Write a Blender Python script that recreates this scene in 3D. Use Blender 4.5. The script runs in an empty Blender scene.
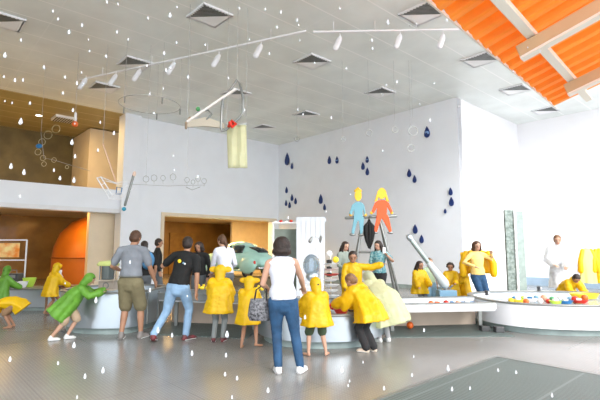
import bpy, bmesh, math, random
from mathutils import Vector, Matrix, Quaternion, noise
random.seed(7)
PI=math.pi; R=math.radians
C=bpy.context.scene.collection
V=Vector
# ---------------------------------------------------------------- camera
F=444.0; TILT=math.atan(49/F); CAMH=1.5
cam=bpy.data.cameras.new('camera'); co=bpy.data.objects.new('camera',cam); C.objects.link(co)
co.location=(0,0,CAMH); co.rotation_euler=(PI/2+TILT,0,0)
cam.sensor_width=36; cam.lens=F/600*36; cam.clip_end=200; cam.clip_start=.05
bpy.context.scene.camera=co
def ray(px,py):
    a=(px-300)/F; b=(200-py)/F; s,c=math.sin(TILT),math.cos(TILT)
    return V((a,c-b*s,s+b*c))
def at(px,py,Y):
    r=ray(px,py); return V((0,0,CAMH))+r*(Y/r.y)
def atz(px,py,z):
    r=ray(px,py); return V((0,0,CAMH))+r*((z-CAMH)/r.z)
A=R(42.2); U=V((math.cos(A),math.sin(A),0)); N=V((-math.sin(A),math.cos(A),0))
def UN(u,n,z=0): return U*u+N*n+V((0,0,z))
def on_n(px,py,n):      # ray onto the plane n = const
    r=ray(px,py); o=V((0,0,CAMH)); p=o+r*((n-o.dot(N))/r.dot(N)); return (p.dot(U),p.z)
def on_u(px,py,u):
    r=ray(px,py); o=V((0,0,CAMH)); p=o+r*((u-o.dot(U))/r.dot(U)); return (p.dot(N),p.z)
# ---------------------------------------------------------------- materials
_m={}
def mat(name,col,rough=.5,metal=0,bump=0,bscale=30,var=0,vscale=4,trans=0,alpha=1,emit=0,coat=0,ior=1.45,translucent=0,vcol=None):
    if name in _m: return _m[name]
    m=bpy.data.materials.new(name); m.use_nodes=True; nt=m.node_tree; n=nt.nodes; l=nt.links
    b=n['Principled BSDF']; out=n['Material Output']
    b.inputs['Base Color'].default_value=(*col,1); b.inputs['Roughness'].default_value=rough
    b.inputs['Metallic'].default_value=metal; b.inputs['IOR'].default_value=ior
    b.inputs['Transmission Weight'].default_value=trans; b.inputs['Alpha'].default_value=alpha
    b.inputs['Coat Weight'].default_value=coat
    if emit: b.inputs['Emission Color'].default_value=(*col,1); b.inputs['Emission Strength'].default_value=emit
    tc=n.new('ShaderNodeTexCoord')
    if var or vcol:
        nz=n.new('ShaderNodeTexNoise'); nz.inputs['Scale'].default_value=vscale; nz.inputs['Detail'].default_value=4
        l.new(tc.outputs['Object'],nz.inputs['Vector'])
        cr=n.new('ShaderNodeValToRGB'); cr.color_ramp.elements[0].position=.35; cr.color_ramp.elements[1].position=.65
        c2=vcol or tuple(min(1,c*(1+var)) for c in col); c1=col if vcol else tuple(c*(1-var) for c in col)
        cr.color_ramp.elements[0].color=(*c1,1); cr.color_ramp.elements[1].color=(*c2,1)
        l.new(nz.outputs['Fac'],cr.inputs['Fac']); l.new(cr.outputs['Color'],b.inputs['Base Color'])
    if bump:
        nb=n.new('ShaderNodeTexNoise'); nb.inputs['Scale'].default_value=bscale; nb.inputs['Detail'].default_value=3
        l.new(tc.outputs['Object'],nb.inputs['Vector'])
        bp=n.new('ShaderNodeBump'); bp.inputs['Strength'].default_value=bump; bp.inputs['Distance'].default_value=.02
        l.new(nb.outputs['Fac'],bp.inputs['Height']); l.new(bp.outputs['Normal'],b.inputs['Normal'])
    if translucent:
        t=n.new('ShaderNodeBsdfTranslucent'); t.inputs['Color'].default_value=(*col,1)
        mx=n.new('ShaderNodeMixShader'); mx.inputs['Fac'].default_value=translucent
        l.new(b.outputs[0],mx.inputs[1]); l.new(t.outputs[0],mx.inputs[2]); l.new(mx.outputs[0],out.inputs['Surface'])
    _m[name]=m; return m
WHITE=mat('white paint',(.80,.81,.83),.6,bump=.05,bscale=60,var=.02)
WALLB=mat('cool white wall paint',(.86,.89,.94),.6,bump=.04,bscale=60,var=.015,vscale=1.5)
WALLR=mat('bright white wall paint',(.86,.85,.87),.6,var=.01,vscale=1.5)
BEIGE=mat('beige interior paint',(.78,.66,.48),.6,var=.03,vscale=2)
GOLD=mat('golden wood panelling',(.30,.16,.035),.4,var=.22,vscale=1.2,coat=.2)
DARKW=mat('dark olive interior wall',(.13,.10,.035),.5,var=.2,vscale=1.5)
STEEL=mat('brushed stainless steel',(.50,.56,.61),.28,metal=.8,bump=.04,bscale=80,var=.04,vscale=2)
STEELD=mat('dull steel',(.25,.26,.25),.4,metal=.6,var=.1)
CHROME=mat('chrome',(.8,.8,.82),.15,metal=1)
PANW=mat('white enamel panel',(.84,.85,.88),.3,var=.02)
PLINTH=mat('grey green plinth',(.30,.37,.36),.5,var=.15,vscale=3)
WATER=mat('shallow water',(.62,.70,.74),.06,trans=.35,ior=1.33,bump=.25,bscale=9)
GLASS=mat('clear acrylic',(.93,.97,.98),.03,trans=.95,ior=1.2)
BLACK=mat('black rubber',(.02,.02,.022),.5,var=.2)
CHAR=mat('charcoal grille',(.06,.062,.065),.5,var=.2)
YEL=mat('yellow vinyl raincoat',(.90,.58,.008),.38,bump=.35,bscale=14,var=.07,vscale=6,translucent=.35)
YELP=mat('pale yellow translucent raincoat',(.93,.86,.38),.35,bump=.3,bscale=12,translucent=.5,var=.05)
GRN=mat('green vinyl raincoat',(.17,.42,.05),.38,bump=.35,bscale=14,var=.18,vscale=6,translucent=.35)
CLRC=mat('clear white raincoat',(.92,.92,.90),.3,bump=.3,bscale=12,translucent=.5,alpha=.55)
LIMEC=mat('milky lime clear raincoat',(.84,.88,.60),.3,bump=.3,bscale=12,translucent=.5,alpha=.80)
SKIN=mat('skin',(.36,.185,.11),.5,var=.06,vscale=8)
SKINL=mat('light skin',(.50,.29,.20),.5,var=.05,vscale=8)
HAIRD=mat('dark brown hair',(.022,.011,.007),.45,bump=.5,bscale=90,var=.3,vscale=20)
HAIRB=mat('brown hair',(.075,.032,.014),.45,bump=.5,bscale=90,var=.3,vscale=20)
HAIRL=mat('light brown hair',(.20,.10,.045),.45,bump=.5,bscale=90,var=.25,vscale=20)
DENIM=mat('blue denim',(.018,.062,.135),.8,bump=.2,bscale=50,var=.25,vscale=7)
DENIML=mat('light blue denim',(.23,.36,.52),.8,bump=.2,bscale=50,var=.15,vscale=6)
KHAKI=mat('khaki cotton',(.17,.145,.08),.85,bump=.2,bscale=40,var=.12,vscale=6)
GREYT=mat('grey cotton',(.20,.215,.24),.85,bump=.25,bscale=25,var=.1,vscale=5)
BLKT=mat('black cotton',(.008,.008,.008),.8,bump=.25,bscale=25)
WHT=mat('white cotton',(.62,.63,.70),.8,bump=.25,bscale=30)
DGREY=mat('dark grey cotton',(.10,.11,.12),.85,bump=.2)
TEALC=mat('teal patterned cotton',(.02,.20,.24),.8,vcol=(.35,.5,.5),vscale=25)
GGREY=mat('grey green cotton',(.24,.28,.24),.8,var=.1)
SHOEW=mat('white trainer',(.62,.62,.62),.5)
SHOEG=mat('grey trainer',(.22,.20,.19),.6,var=.2)
SHOEK=mat('black and red trainer',(.03,.02,.02),.5,vcol=(.25,.04,.05),vscale=18)
SOLE=mat('white sole',(.7,.7,.7),.6)
RED=mat('red plastic',(.60,.03,.015),.3); ORG=mat('orange plastic',(.75,.14,.02),.35)
TBLUE=mat('blue plastic',(.02,.16,.38),.3); TYEL=mat('yellow plastic',(.95,.68,.03),.3)
TGRN=mat('green plastic',(.08,.32,.12),.3); TWHT=mat('white plastic',(.85,.85,.85),.35); LIME=mat('lime plastic',(.5,.72,.08),.35)
PEACH=mat('peach plastic',(.72,.36,.24),.35); PALEB=mat('pale blue plastic',(.18,.34,.48),.4)
NAVY=mat('navy blue drop paint',(.012,.035,.16),.4,var=.2); NAVYL=mat('light blue swirl paint',(.25,.40,.68),.4)
MINT=mat('mint green car paint',(.40,.68,.60),.25,coat=.5); CARG=mat('dark car window',(.02,.03,.03),.08,coat=.4)
EYE=mat('eye',(.01,.008,.006),.2); LIP=mat('lips',(.45,.12,.10),.5)
TIMB=mat('pale timber beam',(.60,.43,.25),.6,var=.08,vscale=2); PURL=mat('white painted beam',(.85,.78,.68),.5)
FIGB=mat('sky blue painted board',(.14,.33,.40),.5); FIGO=mat('orange painted board',(.75,.085,.01),.5); FIGY=mat('yellow painted board',(.85,.48,.02),.5)
DROPM=mat('white water drop',(.85,.88,.92),.15,trans=.35,ior=1.33,alpha=.75)

def ramp_lines(name,base,line,axis,period,width,rough,extra=None,metal=0,bumpd=0):
    """stripes across a flat surface: lines at every `period` metres along the world axis (a Vector)"""
    m=bpy.data.materials.new(name); m.use_nodes=True; nt=m.node_tree; n=nt.nodes; l=nt.links; b=n['Principled BSDF']
    g=n.new('ShaderNodeNewGeometry'); d=n.new('ShaderNodeVectorMath'); d.operation='DOT_PRODUCT'
    d.inputs[1].default_value=axis; l.new(g.outputs['Position'],d.inputs[0])
    q=n.new('ShaderNodeMath'); q.operation='DIVIDE'; q.inputs[1].default_value=period; l.new(d.outputs['Value'],q.inputs[0])
    fr=n.new('ShaderNodeMath'); fr.operation='FRACT'; l.new(q.outputs[0],fr.inputs[0])
    lt=n.new('ShaderNodeMath'); lt.operation='LESS_THAN'; lt.inputs[1].default_value=width/period; l.new(fr.outputs[0],lt.inputs[0])
    mask=lt
    if extra:
        ax2,p2,w2,amt=extra
        d2=n.new('ShaderNodeVectorMath'); d2.operation='DOT_PRODUCT'; d2.inputs[1].default_value=ax2; l.new(g.outputs['Position'],d2.inputs[0])
        q2=n.new('ShaderNodeMath'); q2.operation='DIVIDE'; q2.inputs[1].default_value=p2; l.new(d2.outputs['Value'],q2.inputs[0])
        f2=n.new('ShaderNodeMath'); f2.operation='FRACT'; l.new(q2.outputs[0],f2.inputs[0])
        l2=n.new('ShaderNodeMath'); l2.operation='LESS_THAN'; l2.inputs[1].default_value=w2/p2; l.new(f2.outputs[0],l2.inputs[0])
        s2=n.new('ShaderNodeMath'); s2.operation='MULTIPLY'; s2.inputs[1].default_value=amt; l.new(l2.outputs[0],s2.inputs[0])
        mask=n.new('ShaderNodeMath'); mask.operation='MAXIMUM'; l.new(lt.outputs[0],mask.inputs[0]); l.new(s2.outputs[0],mask.inputs[1])
    nz=n.new('ShaderNodeTexNoise'); nz.inputs['Scale'].default_value=.8; nz.inputs['Detail'].default_value=6; l.new(g.outputs['Position'],nz.inputs['Vector'])
    cr=n.new('ShaderNodeValToRGB'); cr.color_ramp.elements[0].position=.3; cr.color_ramp.elements[1].position=.7
    cr.color_ramp.elements[0].color=(*[c*.9 for c in base],1); cr.color_ramp.elements[1].color=(*[min(1,c*1.08) for c in base],1)
    l.new(nz.outputs['Fac'],cr.inputs['Fac'])
    mx=n.new('ShaderNodeMix'); mx.data_type='RGBA'; l.new(mask.outputs[0],mx.inputs[0]); l.new(cr.outputs['Color'],mx.inputs[6]); mx.inputs[7].default_value=(*line,1)
    l.new(mx.outputs[2],b.inputs['Base Color']); b.inputs['Roughness'].default_value=rough; b.inputs['Metallic'].default_value=metal
    return m,n,l,b
CEIL,*_=ramp_lines('grey metal ceiling strips',(.80,.84,.81),(.95,.96,.94),N,.98,.035,.42,(U,2.4,.03,.25),metal=.0)
_[2].inputs['IOR'].default_value=1.9
CEILIN,*_=ramp_lines('interior ceiling strips with painted warm light',(.36,.29,.12),(.58,.48,.26),N,.9,.05,.45)  # same ceiling strips, warm lamplight tint put into the colour

# floor: stone tiles with raised dotted bands
FLOORM,n_,l_,b_=ramp_lines('grey stone floor tiles',(.215,.212,.20),(.18,.18,.17),U,1.2,.012,.22,(N,1.2,.012,1))
g=n_.new('ShaderNodeNewGeometry'); vo=n_.new('ShaderNodeTexVoronoi'); vo.inputs['Scale'].default_value=26; vo.inputs['Randomness'].default_value=0
mp=n_.new('ShaderNodeMapping'); mp.inputs['Rotation'].default_value=(0,0,-A); l_.new(g.outputs['Position'],mp.inputs['Vector']); l_.new(mp.outputs['Vector'],vo.inputs['Vector'])
lt=n_.new('ShaderNodeMath'); lt.operation='LESS_THAN'; lt.inputs[1].default_value=.30; l_.new(vo.outputs['Distance'],lt.inputs[0])
b_.inputs['IOR'].default_value=1.7
bp=n_.new('ShaderNodeBump'); bp.inputs['Strength'].default_value=.18; bp.inputs['Distance'].default_value=.01; l_.new(lt.outputs[0],bp.inputs['Height'])
l_.new(bp.outputs['Normal'],b_.inputs['Normal'])
src_=b_.inputs['Base Color'].links[0].from_socket; mm=n_.new('ShaderNodeMix'); mm.data_type='RGBA'; mm.blend_type='MULTIPLY'; mm.inputs[7].default_value=(1.22,1.2,1.18,1)
l_.new(lt.outputs[0],mm.inputs[0]); l_.new(src_,mm.inputs[6]); l_.new(mm.outputs[2],b_.inputs['Base Color'])
GRATE,*_=ramp_lines('green grey drain mat',(.075,.10,.093),(.17,.21,.20),U,.045,.014,.5,(N,.9,.03,.8))

# ---------------------------------------------------------------- mesh helpers
def link(name,me,m=None,parent=None,smooth=False):
    o=bpy.data.objects.new(name,me); C.objects.link(o)
    if m:
        for x in (m if isinstance(m,(list,tuple)) else [m]): me.materials.append(x)
    if smooth:
        for p in me.polygons: p.use_smooth=True
    if parent: o.parent=parent
    return o
def obj(name,bm,m=None,parent=None,smooth=False,bevel=0):
    bmesh.ops.recalc_face_normals(bm,faces=bm.faces)
    me=bpy.data.meshes.new(name); bm.to_mesh(me); bm.free()
    o=link(name,me,m,parent,smooth)
    if smooth: me.set_sharp_from_angle(angle=R(42))
    if bevel:
        b=o.modifiers.new('bevel','BEVEL'); b.width=bevel; b.segments=2; b.limit_method='ANGLE'
    return o
def tag(o,label,cat,group=None,kind=None):
    o['label']=label; o['category']=cat
    if group: o['group']=group
    if kind: o['kind']=kind
    return o
def empty(name,loc,label,cat,group=None,rz=0):
    o=bpy.data.objects.new(name,None); C.objects.link(o); o.location=loc; o.rotation_euler=(0,0,rz); o.empty_display_size=.1
    return tag(o,label,cat,group)
def struct(o): o['kind']='structure'; return o
def box(bm,c,s,rot=None,M=None):
    """c centre, s full size"""
    vs=[]
    for x in (-.5,.5):
        for y in (-.5,.5):
            for z in (-.5,.5):
                p=V((x*s[0],y*s[1],z*s[2]))
                if rot is not None: p=rot@p
                p=p+V(c)
                vs.append(bm.verts.new(M@p if M else p))
    for f in ((0,1,3,2),(4,6,7,5),(0,4,5,1),(2,3,7,6),(0,2,6,4),(1,5,7,3)): bm.faces.new([vs[i] for i in f])
def beam(bm,a,b,w,h,up=V((0,0,1))):
    a,b=V(a),V(b); d=(b-a).normalized()
    s=d.cross(up)
    if s.length<1e-4: s=d.cross(V((0,1,0)))
    s.normalize(); t=s.cross(d)
    vs=[bm.verts.new(p+s*x*w/2+t*y*h/2) for p in (a,b) for x,y in ((-1,-1),(1,-1),(1,1),(-1,1))]
    for f in ((0,1,2,3),(4,7,6,5),(0,4,5,1),(1,5,6,2),(2,6,7,3),(3,7,4,0)): bm.faces.new([vs[i] for i in f])
def unbox(bm,u0,u1,n0,n1,z0,z1):
    vs=[bm.verts.new(UN(u,n,z)) for u in (u0,u1) for n in (n0,n1) for z in (z0,z1)]
    for f in ((0,1,3,2),(4,6,7,5),(0,4,5,1),(2,3,7,6),(0,2,6,4),(1,5,7,3)): bm.faces.new([vs[i] for i in f])
def tube(bm,pts,rad,n=12,flat=1.0,side=None,cap=True,closed=False):
    """swept tube; rad numbers or (rx,ry) pairs; rx lies along `side`"""
    pts=[V(p) for p in pts]
    if not isinstance(rad,(list,tuple)): rad=[rad]*len(pts)
    rad=[r if isinstance(r,(list,tuple)) else (r,r*flat) for r in rad]
    k=len(pts); dirs=[]
    for i in range(k):
        if closed: d=pts[(i+1)%k]-pts[i-1]
        else: d=pts[min(i+1,k-1)]-pts[max(i-1,0)]
        dirs.append(d.normalized() if d.length>1e-9 else V((0,0,1)))
    s=V(side) if side else dirs[0].orthogonal()
    rings=[]
    P=list(zip(pts,rad,dirs))
    if cap and not closed:
        r0=rad[0]; d=dirs[0]; e=min(r0)
        P=[(pts[0]-d*e*.97,(r0[0]*.25,r0[1]*.25),d),(pts[0]-d*e*.7,(r0[0]*.7,r0[1]*.7),d)]+P
        r1=rad[-1]; d=dirs[-1]; e=min(r1)
        P=P+[(pts[-1]+d*e*.7,(r1[0]*.7,r1[1]*.7),d),(pts[-1]+d*e*.97,(r1[0]*.25,r1[1]*.25),d)]
    for p,r,d in P:
        s=s-d*s.dot(d)
        if s.length<1e-5: s=d.orthogonal()
        s.normalize(); t=d.cross(s)
        rings.append([bm.verts.new(p+s*math.cos(2*PI*j/n)*r[0]+t*math.sin(2*PI*j/n)*r[1]) for j in range(n)])
    m=len(rings)
    for i in range(m if closed else m-1):
        a,b=rings[i],rings[(i+1)%m]
        for j in range(n): bm.faces.new([a[j],a[(j+1)%n],b[(j+1)%n],b[j]])
    if not closed: bm.faces.new(rings[0][::-1]); bm.faces.new(rings[-1])
def ell(bm,c,r,rot=None,n=16,m=10):
    if not isinstance(r,(list,tuple)): r=(r,r,r)
    M=Matrix.Translation(V(c))@((rot.to_matrix() if isinstance(rot,Quaternion) else rot).to_4x4() if rot is not None else Matrix.Identity(4))@Matrix.Diagonal((*r,1))
    bmesh.ops.create_uvsphere(bm,u_segments=n,v_segments=m,radius=1,matrix=M)
def lathe(bm,prof,c=(0,0,0),n=24,sx=1,sy=1,ex=2.0,M=None):
    """prof list of (r,z); closed when first/last r = 0; superellipse exponent ex"""
    rings=[]
    for r,z in prof:
        if r<1e-6: rings.append([bm.verts.new((M@V((0,0,z)) if M else V((c[0],c[1],c[2]+z))))]); continue
        ring=[]
        for j in range(n):
            a=2*PI*j/n; ca,sa=math.cos(a),math.sin(a)
            x=math.copysign(abs(ca)**(2/ex),ca)*r*sx; y=math.copysign(abs(sa)**(2/ex),sa)*r*sy
            p=V((x,y,z)); ring.append(bm.verts.new(M@p if M else p+V(c)))
        rings.append(ring)
    for a,b in zip(rings,rings[1:]):
        if len(a)==1 and len(b)==1: continue
        for j in range(n):
            k=(j+1)%n
            if len(a)==1: bm.faces.new([a[0],b[j],b[k]])
            elif len(b)==1: bm.faces.new([a[j],a[k],b[0]])
            else: bm.faces.new([a[j],a[k],b[k],b[j]])
def prism(bm,poly,z0,z1):
    a=[bm.verts.new((x,y,z0)) for x,y in poly]; b=[bm.verts.new((x,y,z1)) for x,y in poly]; k=len(poly)
    bm.faces.new(a[::-1]); bm.faces.new(b)
    for i in range(k): bm.faces.new([a[i],a[(i+1)%k],b[(i+1)%k],b[i]])
def plate(bm,pts,d):
    """flat outline pts (Vectors) pushed by vector d"""
    a=[bm.verts.new(p) for p in pts]; b=[bm.verts.new(p+d) for p in pts]; k=len(pts)
    bm.faces.new(a); bm.faces.new(b[::-1])
    for i in range(k): bm.faces.new([a[i],b[i],b[(i+1)%k],a[(i+1)%k]])
_tex={}
def clouds(s):
    if s not in _tex:
        t=bpy.data.textures.new('folds','CLOUDS'); t.noise_scale=s; t.noise_depth=2; _tex[s]=t
    return _tex[s]
def organic(name,bm,m,parent,voxel=.01,smooth=3,disp=0,dscale=.12):
    """fuse overlapping closed shapes into one continuous surface"""
    me=bpy.data.meshes.new(name); bm.to_mesh(me); bm.free()
    t=bpy.data.objects.new('t',me); C.objects.link(t)
    a=t.modifiers.new('r','REMESH'); a.mode='VOXEL'; a.voxel_size=voxel
    if smooth: s=t.modifiers.new('s','SMOOTH'); s.iterations=smooth; s.factor=.5
    if disp: d=t.modifiers.new('d','DISPLACE'); d.texture=clouds(dscale); d.strength=disp; d.mid_level=.5
    dg=bpy.context.evaluated_depsgraph_get(); me2=bpy.data.meshes.new_from_object(t.evaluated_get(dg))
    bpy.data.objects.remove(t); bpy.data.meshes.remove(me); me2.name=name
    me2.materials.clear()
    return link(name,me2,m,parent,True)

# ================================================================ THE ROOM
CH=7.0; UW=14.75; NW=17.95; UR=20.1; NR=7.78
bm=bmesh.new(); unbox(bm,-9,34,-9,34,-.2,0); struct(obj('floor',bm,FLOORM))
bm=bmesh.new(); unbox(bm,-7,UR+.3,3.6,NW,CH,CH+.25); unbox(bm,-7,3.2,-3,3.6,CH,CH+.25); struct(obj('ceiling',bm,CEIL))  # second slab: unseen, added to keep sky light off the left floor
bm=bmesh.new(); unbox(bm,-7,UW+.3,NW+.0,NW+9,CH,CH+.25); struct(obj('ceiling_interior',bm,CEILIN))
# left wall: column, band, header above the wide doorway
uP0=on_n(122.5,150,NW)[0]; uP1=on_n(137.5,170,NW)[0]; uD0=on_n(163,250,NW)[0]; uD1=UW-.28
zB0=2.92; zB1=3.85
bm=bmesh.new(); unbox(bm,uP0,uD0,NW,NW+.5,0,CH); unbox(bm,uD0,UW+.3,NW,NW+.5,zB0,CH); unbox(bm,uD1,UW+.3,NW,NW+.5,0,zB0)
struct(obj('wall_left',bm,WALLB))
bm=bmesh.new(); unbox(bm,uP0-.02,uP1,NW-.22,NW+.0,0,CH); struct(obj('trim_1',bm,WALLB))
bm=bmesh.new(); unbox(bm,-7,uP0,NW-.02,NW+.5,zB0,zB1); struct(obj('trim_2',bm,WALLB))
bm=bmesh.new(); unbox(bm,-7,uP0+.1,NW-.05,NW-.02,zB0,zB0+.16); struct(obj('trim_3',bm,WHITE))
# door frame of the wide doorway
bm=bmesh.new(); unbox(bm,uD0-.14,uD0,NW-.05,NW+.0,0,zB0+.14); unbox(bm,uD0,UW-.15,NW-.05,NW+.0,zB0,zB0+.14)
struct(obj('door_1',bm,BEIGE))
# mezzanine slab and its walls
bm=bmesh.new(); unbox(bm,-7,UW+5.3,NW+.5,NW+8.1,zB0+.25,zB1-.15); struct(obj('ceiling_shop',bm,BEIGE))
bm=bmesh.new(); unbox(bm,UW+.3,UW+5.3,NW,NW+.5,0,zB1); unbox(bm,UW+5,UW+5.3,NW+.5,NW+8.1,0,zB1); struct(obj('wall_shop_end',bm,BEIGE))
bm=bmesh.new(); unbox(bm,-7,UW,NW+5.5,NW+5.8,zB1-.15,CH); struct(obj('wall_mezzanine',bm,DARKW))
uB0=on_n(88,170,NW+3)[0]
bm=bmesh.new(); unbox(bm,uB0,UW,NW+3,NW+5.5,zB1-.15,6.95); struct(obj('wall_mezzanine_side',bm,BEIGE))
# shop at floor level
bm=bmesh.new(); unbox(bm,-7,UW+5,NW+7.8,NW+8.1,0,zB0+.25); struct(obj('wall_shop_back',bm,GOLD))
uS=on_n(88,250,NW+.6)[0]
bm=bmesh.new(); unbox(bm,uS,uD0-.3,NW+.6,NW+.9,0,zB0+.25); struct(obj('wall_shop_side',bm,BEIGE))
uQ=on_n(232,240,NW+5)[0]
bm=bmesh.new(); unbox(bm,uQ,UW+5,NW+5,NW+5.2,0,zB0+.25); struct(obj('wall_shop_panel',bm,mat('pale beige panel',(.88,.80,.62),.6,var=.03)))
# door leaf deep inside the wide doorway
ua,ub=on_n(170,240,NW+7.7)[0],on_n(196,240,NW+7.7)[0]
bm=bmesh.new(); unbox(bm,ua,ub,NW+7.7,NW+7.8,0,2.5); struct(obj('door_2',bm,mat('dark gold door',(.32,.17,.03),.4,var=.15)))
# back wall with the painted drops, recess and right wall
bm=bmesh.new(); unbox(bm,UW,UW+.3,NR,NW,0,CH); struct(obj('wall_back',bm,WALLB))
bm=bmesh.new(); unbox(bm,UW,UR+.3,NR,NR+.01,0,CH); unbox(bm,UW+.3,UR+.3,NR+.01,NR+.3,0,CH); struct(obj('wall_recess',bm,WALLR))
bm=bmesh.new(); unbox(bm,UR,UR+.3,-5,NR,0,CH); struct(obj('wall_right',bm,WALLR))
bm=bmesh.new(); unbox(bm,UR-.25,UR,-5,NR,0,.32); struct(obj('baseboard_right',bm,mat('blue grey ledge',(.33,.44,.55),.4,var=.05)))
bm=bmesh.new(); unbox(bm,UW-.04,UW,NR,NW,0,.14); struct(obj('baseboard_back',bm,PLINTH))
bm=bmesh.new(); unbox(bm,-7.3,-7,7,NW+8,0,CH); struct(obj('wall_added_left',bm,WALLB))  # unseen wall added to block the sky from the left
# drain mats in the floor
gp=atz(497,358,0); gu,gn=gp.dot(U),gp.dot(N)
bm=bmesh.new(); unbox(bm,gu-6,gu,gn-6,gn,0,.012); struct(obj('trim_4',bm,GRATE))
bm=bmesh.new(); unbox(bm,gu-6.05,gu+.05,gn-.0,gn+.05,0,.016); unbox(bm,gu,gu+.05,gn-6,gn,0,.016); struct(obj('trim_5',bm,STEELD))

# ---------------------------------------------------------------- ceiling diffusers
def diffuser(px,py,label):
    p=atz(px,py,CH); u,n=p.dot(U),p.dot(N)
    o=empty('ceiling_vent',UN(u,n,CH),label,'vent','square air vents in the ceiling',A)
    h=.37; z=-.045
    bm=bmesh.new()
    for s in (-1,1):
        box(bm,(0,s*h,z/2),(2*h+.06,.05,-z)); box(bm,(s*h,0,z/2),(.05,2*h+.06,-z))
    obj('frame',bm,WHITE,o)
    # the near corner is towards -u -n : grille triangle there
    bm=bmesh.new(); bm2=bmesh.new()
    for i in range(9):                       # slats run along +u,-n
        t=-h*2+ i*(h*2/9)+.04
        # line x+y=t inside the square
        a=V((-h,t+h,z)); b=V((t+h,-h,z)); beam(bm,a,b,.022,.012)
    obj('grille',bm,STEELD,o)
    plate(bm2,[V((-h,-h,-.01)),V((h,-h,-.01)),V((-h,h,-.01))],V((0,0,-.03))); obj('duct_plate',bm2,CHAR,o)
    bm=bmesh.new(); plate(bm,[V((h,h,z)),V((-h,h,z)),V((h,-h,z))],V((0,0,.02))); obj('panel',bm,mat('white vent panel',(.92,.92,.92),.5),o)
    return o
for px,py,l in [(4,20,'square ceiling vent cut off by the left edge of the photo'),(210,15,'large ceiling vent nearest the top of the photo left of centre'),
  (422,13,'large ceiling vent beside the tip of the orange canopy edge at the top'),(135,63,'ceiling vent above the left end of the spotlight rail'),
  (104,87,'ceiling vent just below the left end of the spotlight rail'),(312,61,'ceiling vent in the middle, below the bend in the rails'),
  (380,92,'ceiling vent above the pair of painted figures'),(236,93,'ceiling vent behind the hanging steel loop with the yellow sheet'),
  (306,114,'small ceiling vent above the back corner of the hall'),(264,127,'smallest ceiling vent, close to the back left corner'),
  (480,59,'ceiling vent nearest the long edge of the orange canopy'),(515,89,'ceiling vent seen just beneath the orange canopy edge'),
  (545,110,'faint ceiling vent just under the lowest tip of the orange canopy')]: diffuser(px,py,l)
p=atz(64,118,CH); o=empty('ceiling_vent',p,'dark ceiling vent in the golden mezzanine ceiling','vent',None,A)
bm=bmesh.new(); box(bm,(0,0,-.05),(.8,.8,.1)); obj('frame',bm,WHITE,o); bm=bmesh.new()
for i in range(8): box(bm,(-.33+i*.094,0,-.11),(.04,.7,.02))
obj('grille',bm,CHAR,o)

# ---------------------------------------------------------------- light rails and spotlights
ZR=6.75
def rail(p,q,label):
    a,b=atz(*p,ZR),atz(*q,ZR)
    o=empty('light_rail',(a+b)/2,label,'light rail'); c=(a+b)/2
    bm=bmesh.new(); beam(bm,a-c,b-c,.04,.04); obj('track',bm,PANW,o)
    for k in range(4):
        x=(a-c).lerp(b-c,(k+.5)/4); bm=bmesh.new(); tube(bm,[x,x+V((0,0,CH-ZR))],.008,6); obj('hanger_rod',bm,PANW,o)
rail((80,80),(306,31),'thin white ceiling rail slanting up from the golden corner')
rail((313,32),(480,29),'thin white ceiling rail running towards the orange canopy')
def spot(px,py,label,s=1):
    a=atz(px,py-5,ZR-.04)
    o=empty('spotlight',a,label,'spotlight','white spotlights hanging from the ceiling rails')
    bm=bmesh.new(); tube(bm,[(0,0,.03),(0,0,-.08)],.015,8); obj('stem',bm,PANW,o)
    bm=bmesh.new(); d=V((-.12,-.1,-.3))*s; b=V((0,0,-.08)); tube(bm,[b,b+d*.2,b+d],[.05*s,.068*s,.068*s],14); obj('lamp_head',bm,PANW,o,True)
for i,(px,py) in enumerate([(86,82),(116,78),(140,73),(174,66),(219,58),(261,48),(340,40),(400,38),(443,38)]):
    wh=['leftmost white spotlight on the slanting rail','second white spotlight from the left end of the slanting rail','white spotlight right beside the vent above the rail','white spotlight midway between rail end and steel loop','white spotlight directly above the hanging steel loop','white spotlight nearest the right end of the slanting rail','white spotlight nearest the bend between the two rails','white spotlight midway on the right hand rail','white spotlight closest to the orange canopy'][i]
    spot(px,py,wh)

# ---------------------------------------------------------------- hanging mobiles
WIRE=mat('grey wire',(.42,.43,.42),.4,metal=.5); WIREP=mat('pale pink rod',(.85,.62,.5),.5)
def circ(c,r,k=24,ax=V((1,0,0)),ay=V((0,0,1))): return [V(c)+ax*r*math.cos(2*PI*i/k)+ay*r*math.sin(2*PI*i/k) for i in range(k)]
# big ring rail
p=at(150,105,12); o=empty('hanging_ring',p,'large thin wire ring hanging below the ceiling by the column','mobile')
bm=bmesh.new(); tube(bm,circ((0,0,0),.82,40,V((1,0,0)),V((0,1,0))),.010,8,closed=True); obj('ring',bm,WIRE,o,True)
for k in range(5):
    a=2*PI*k/5+.4; q=V((.82*math.cos(a),.82*math.sin(a),0)); bm=bmesh.new(); tube(bm,[q,q+V((0,0,7-p.z))],.004,6); obj('hanger_wire',bm,WIRE,o)
    bm=bmesh.new(); tube(bm,[q-V((0,0,.02)),q-V((0,0,.16))],.02,8); obj('pendant',bm,STEELD,o)
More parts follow.
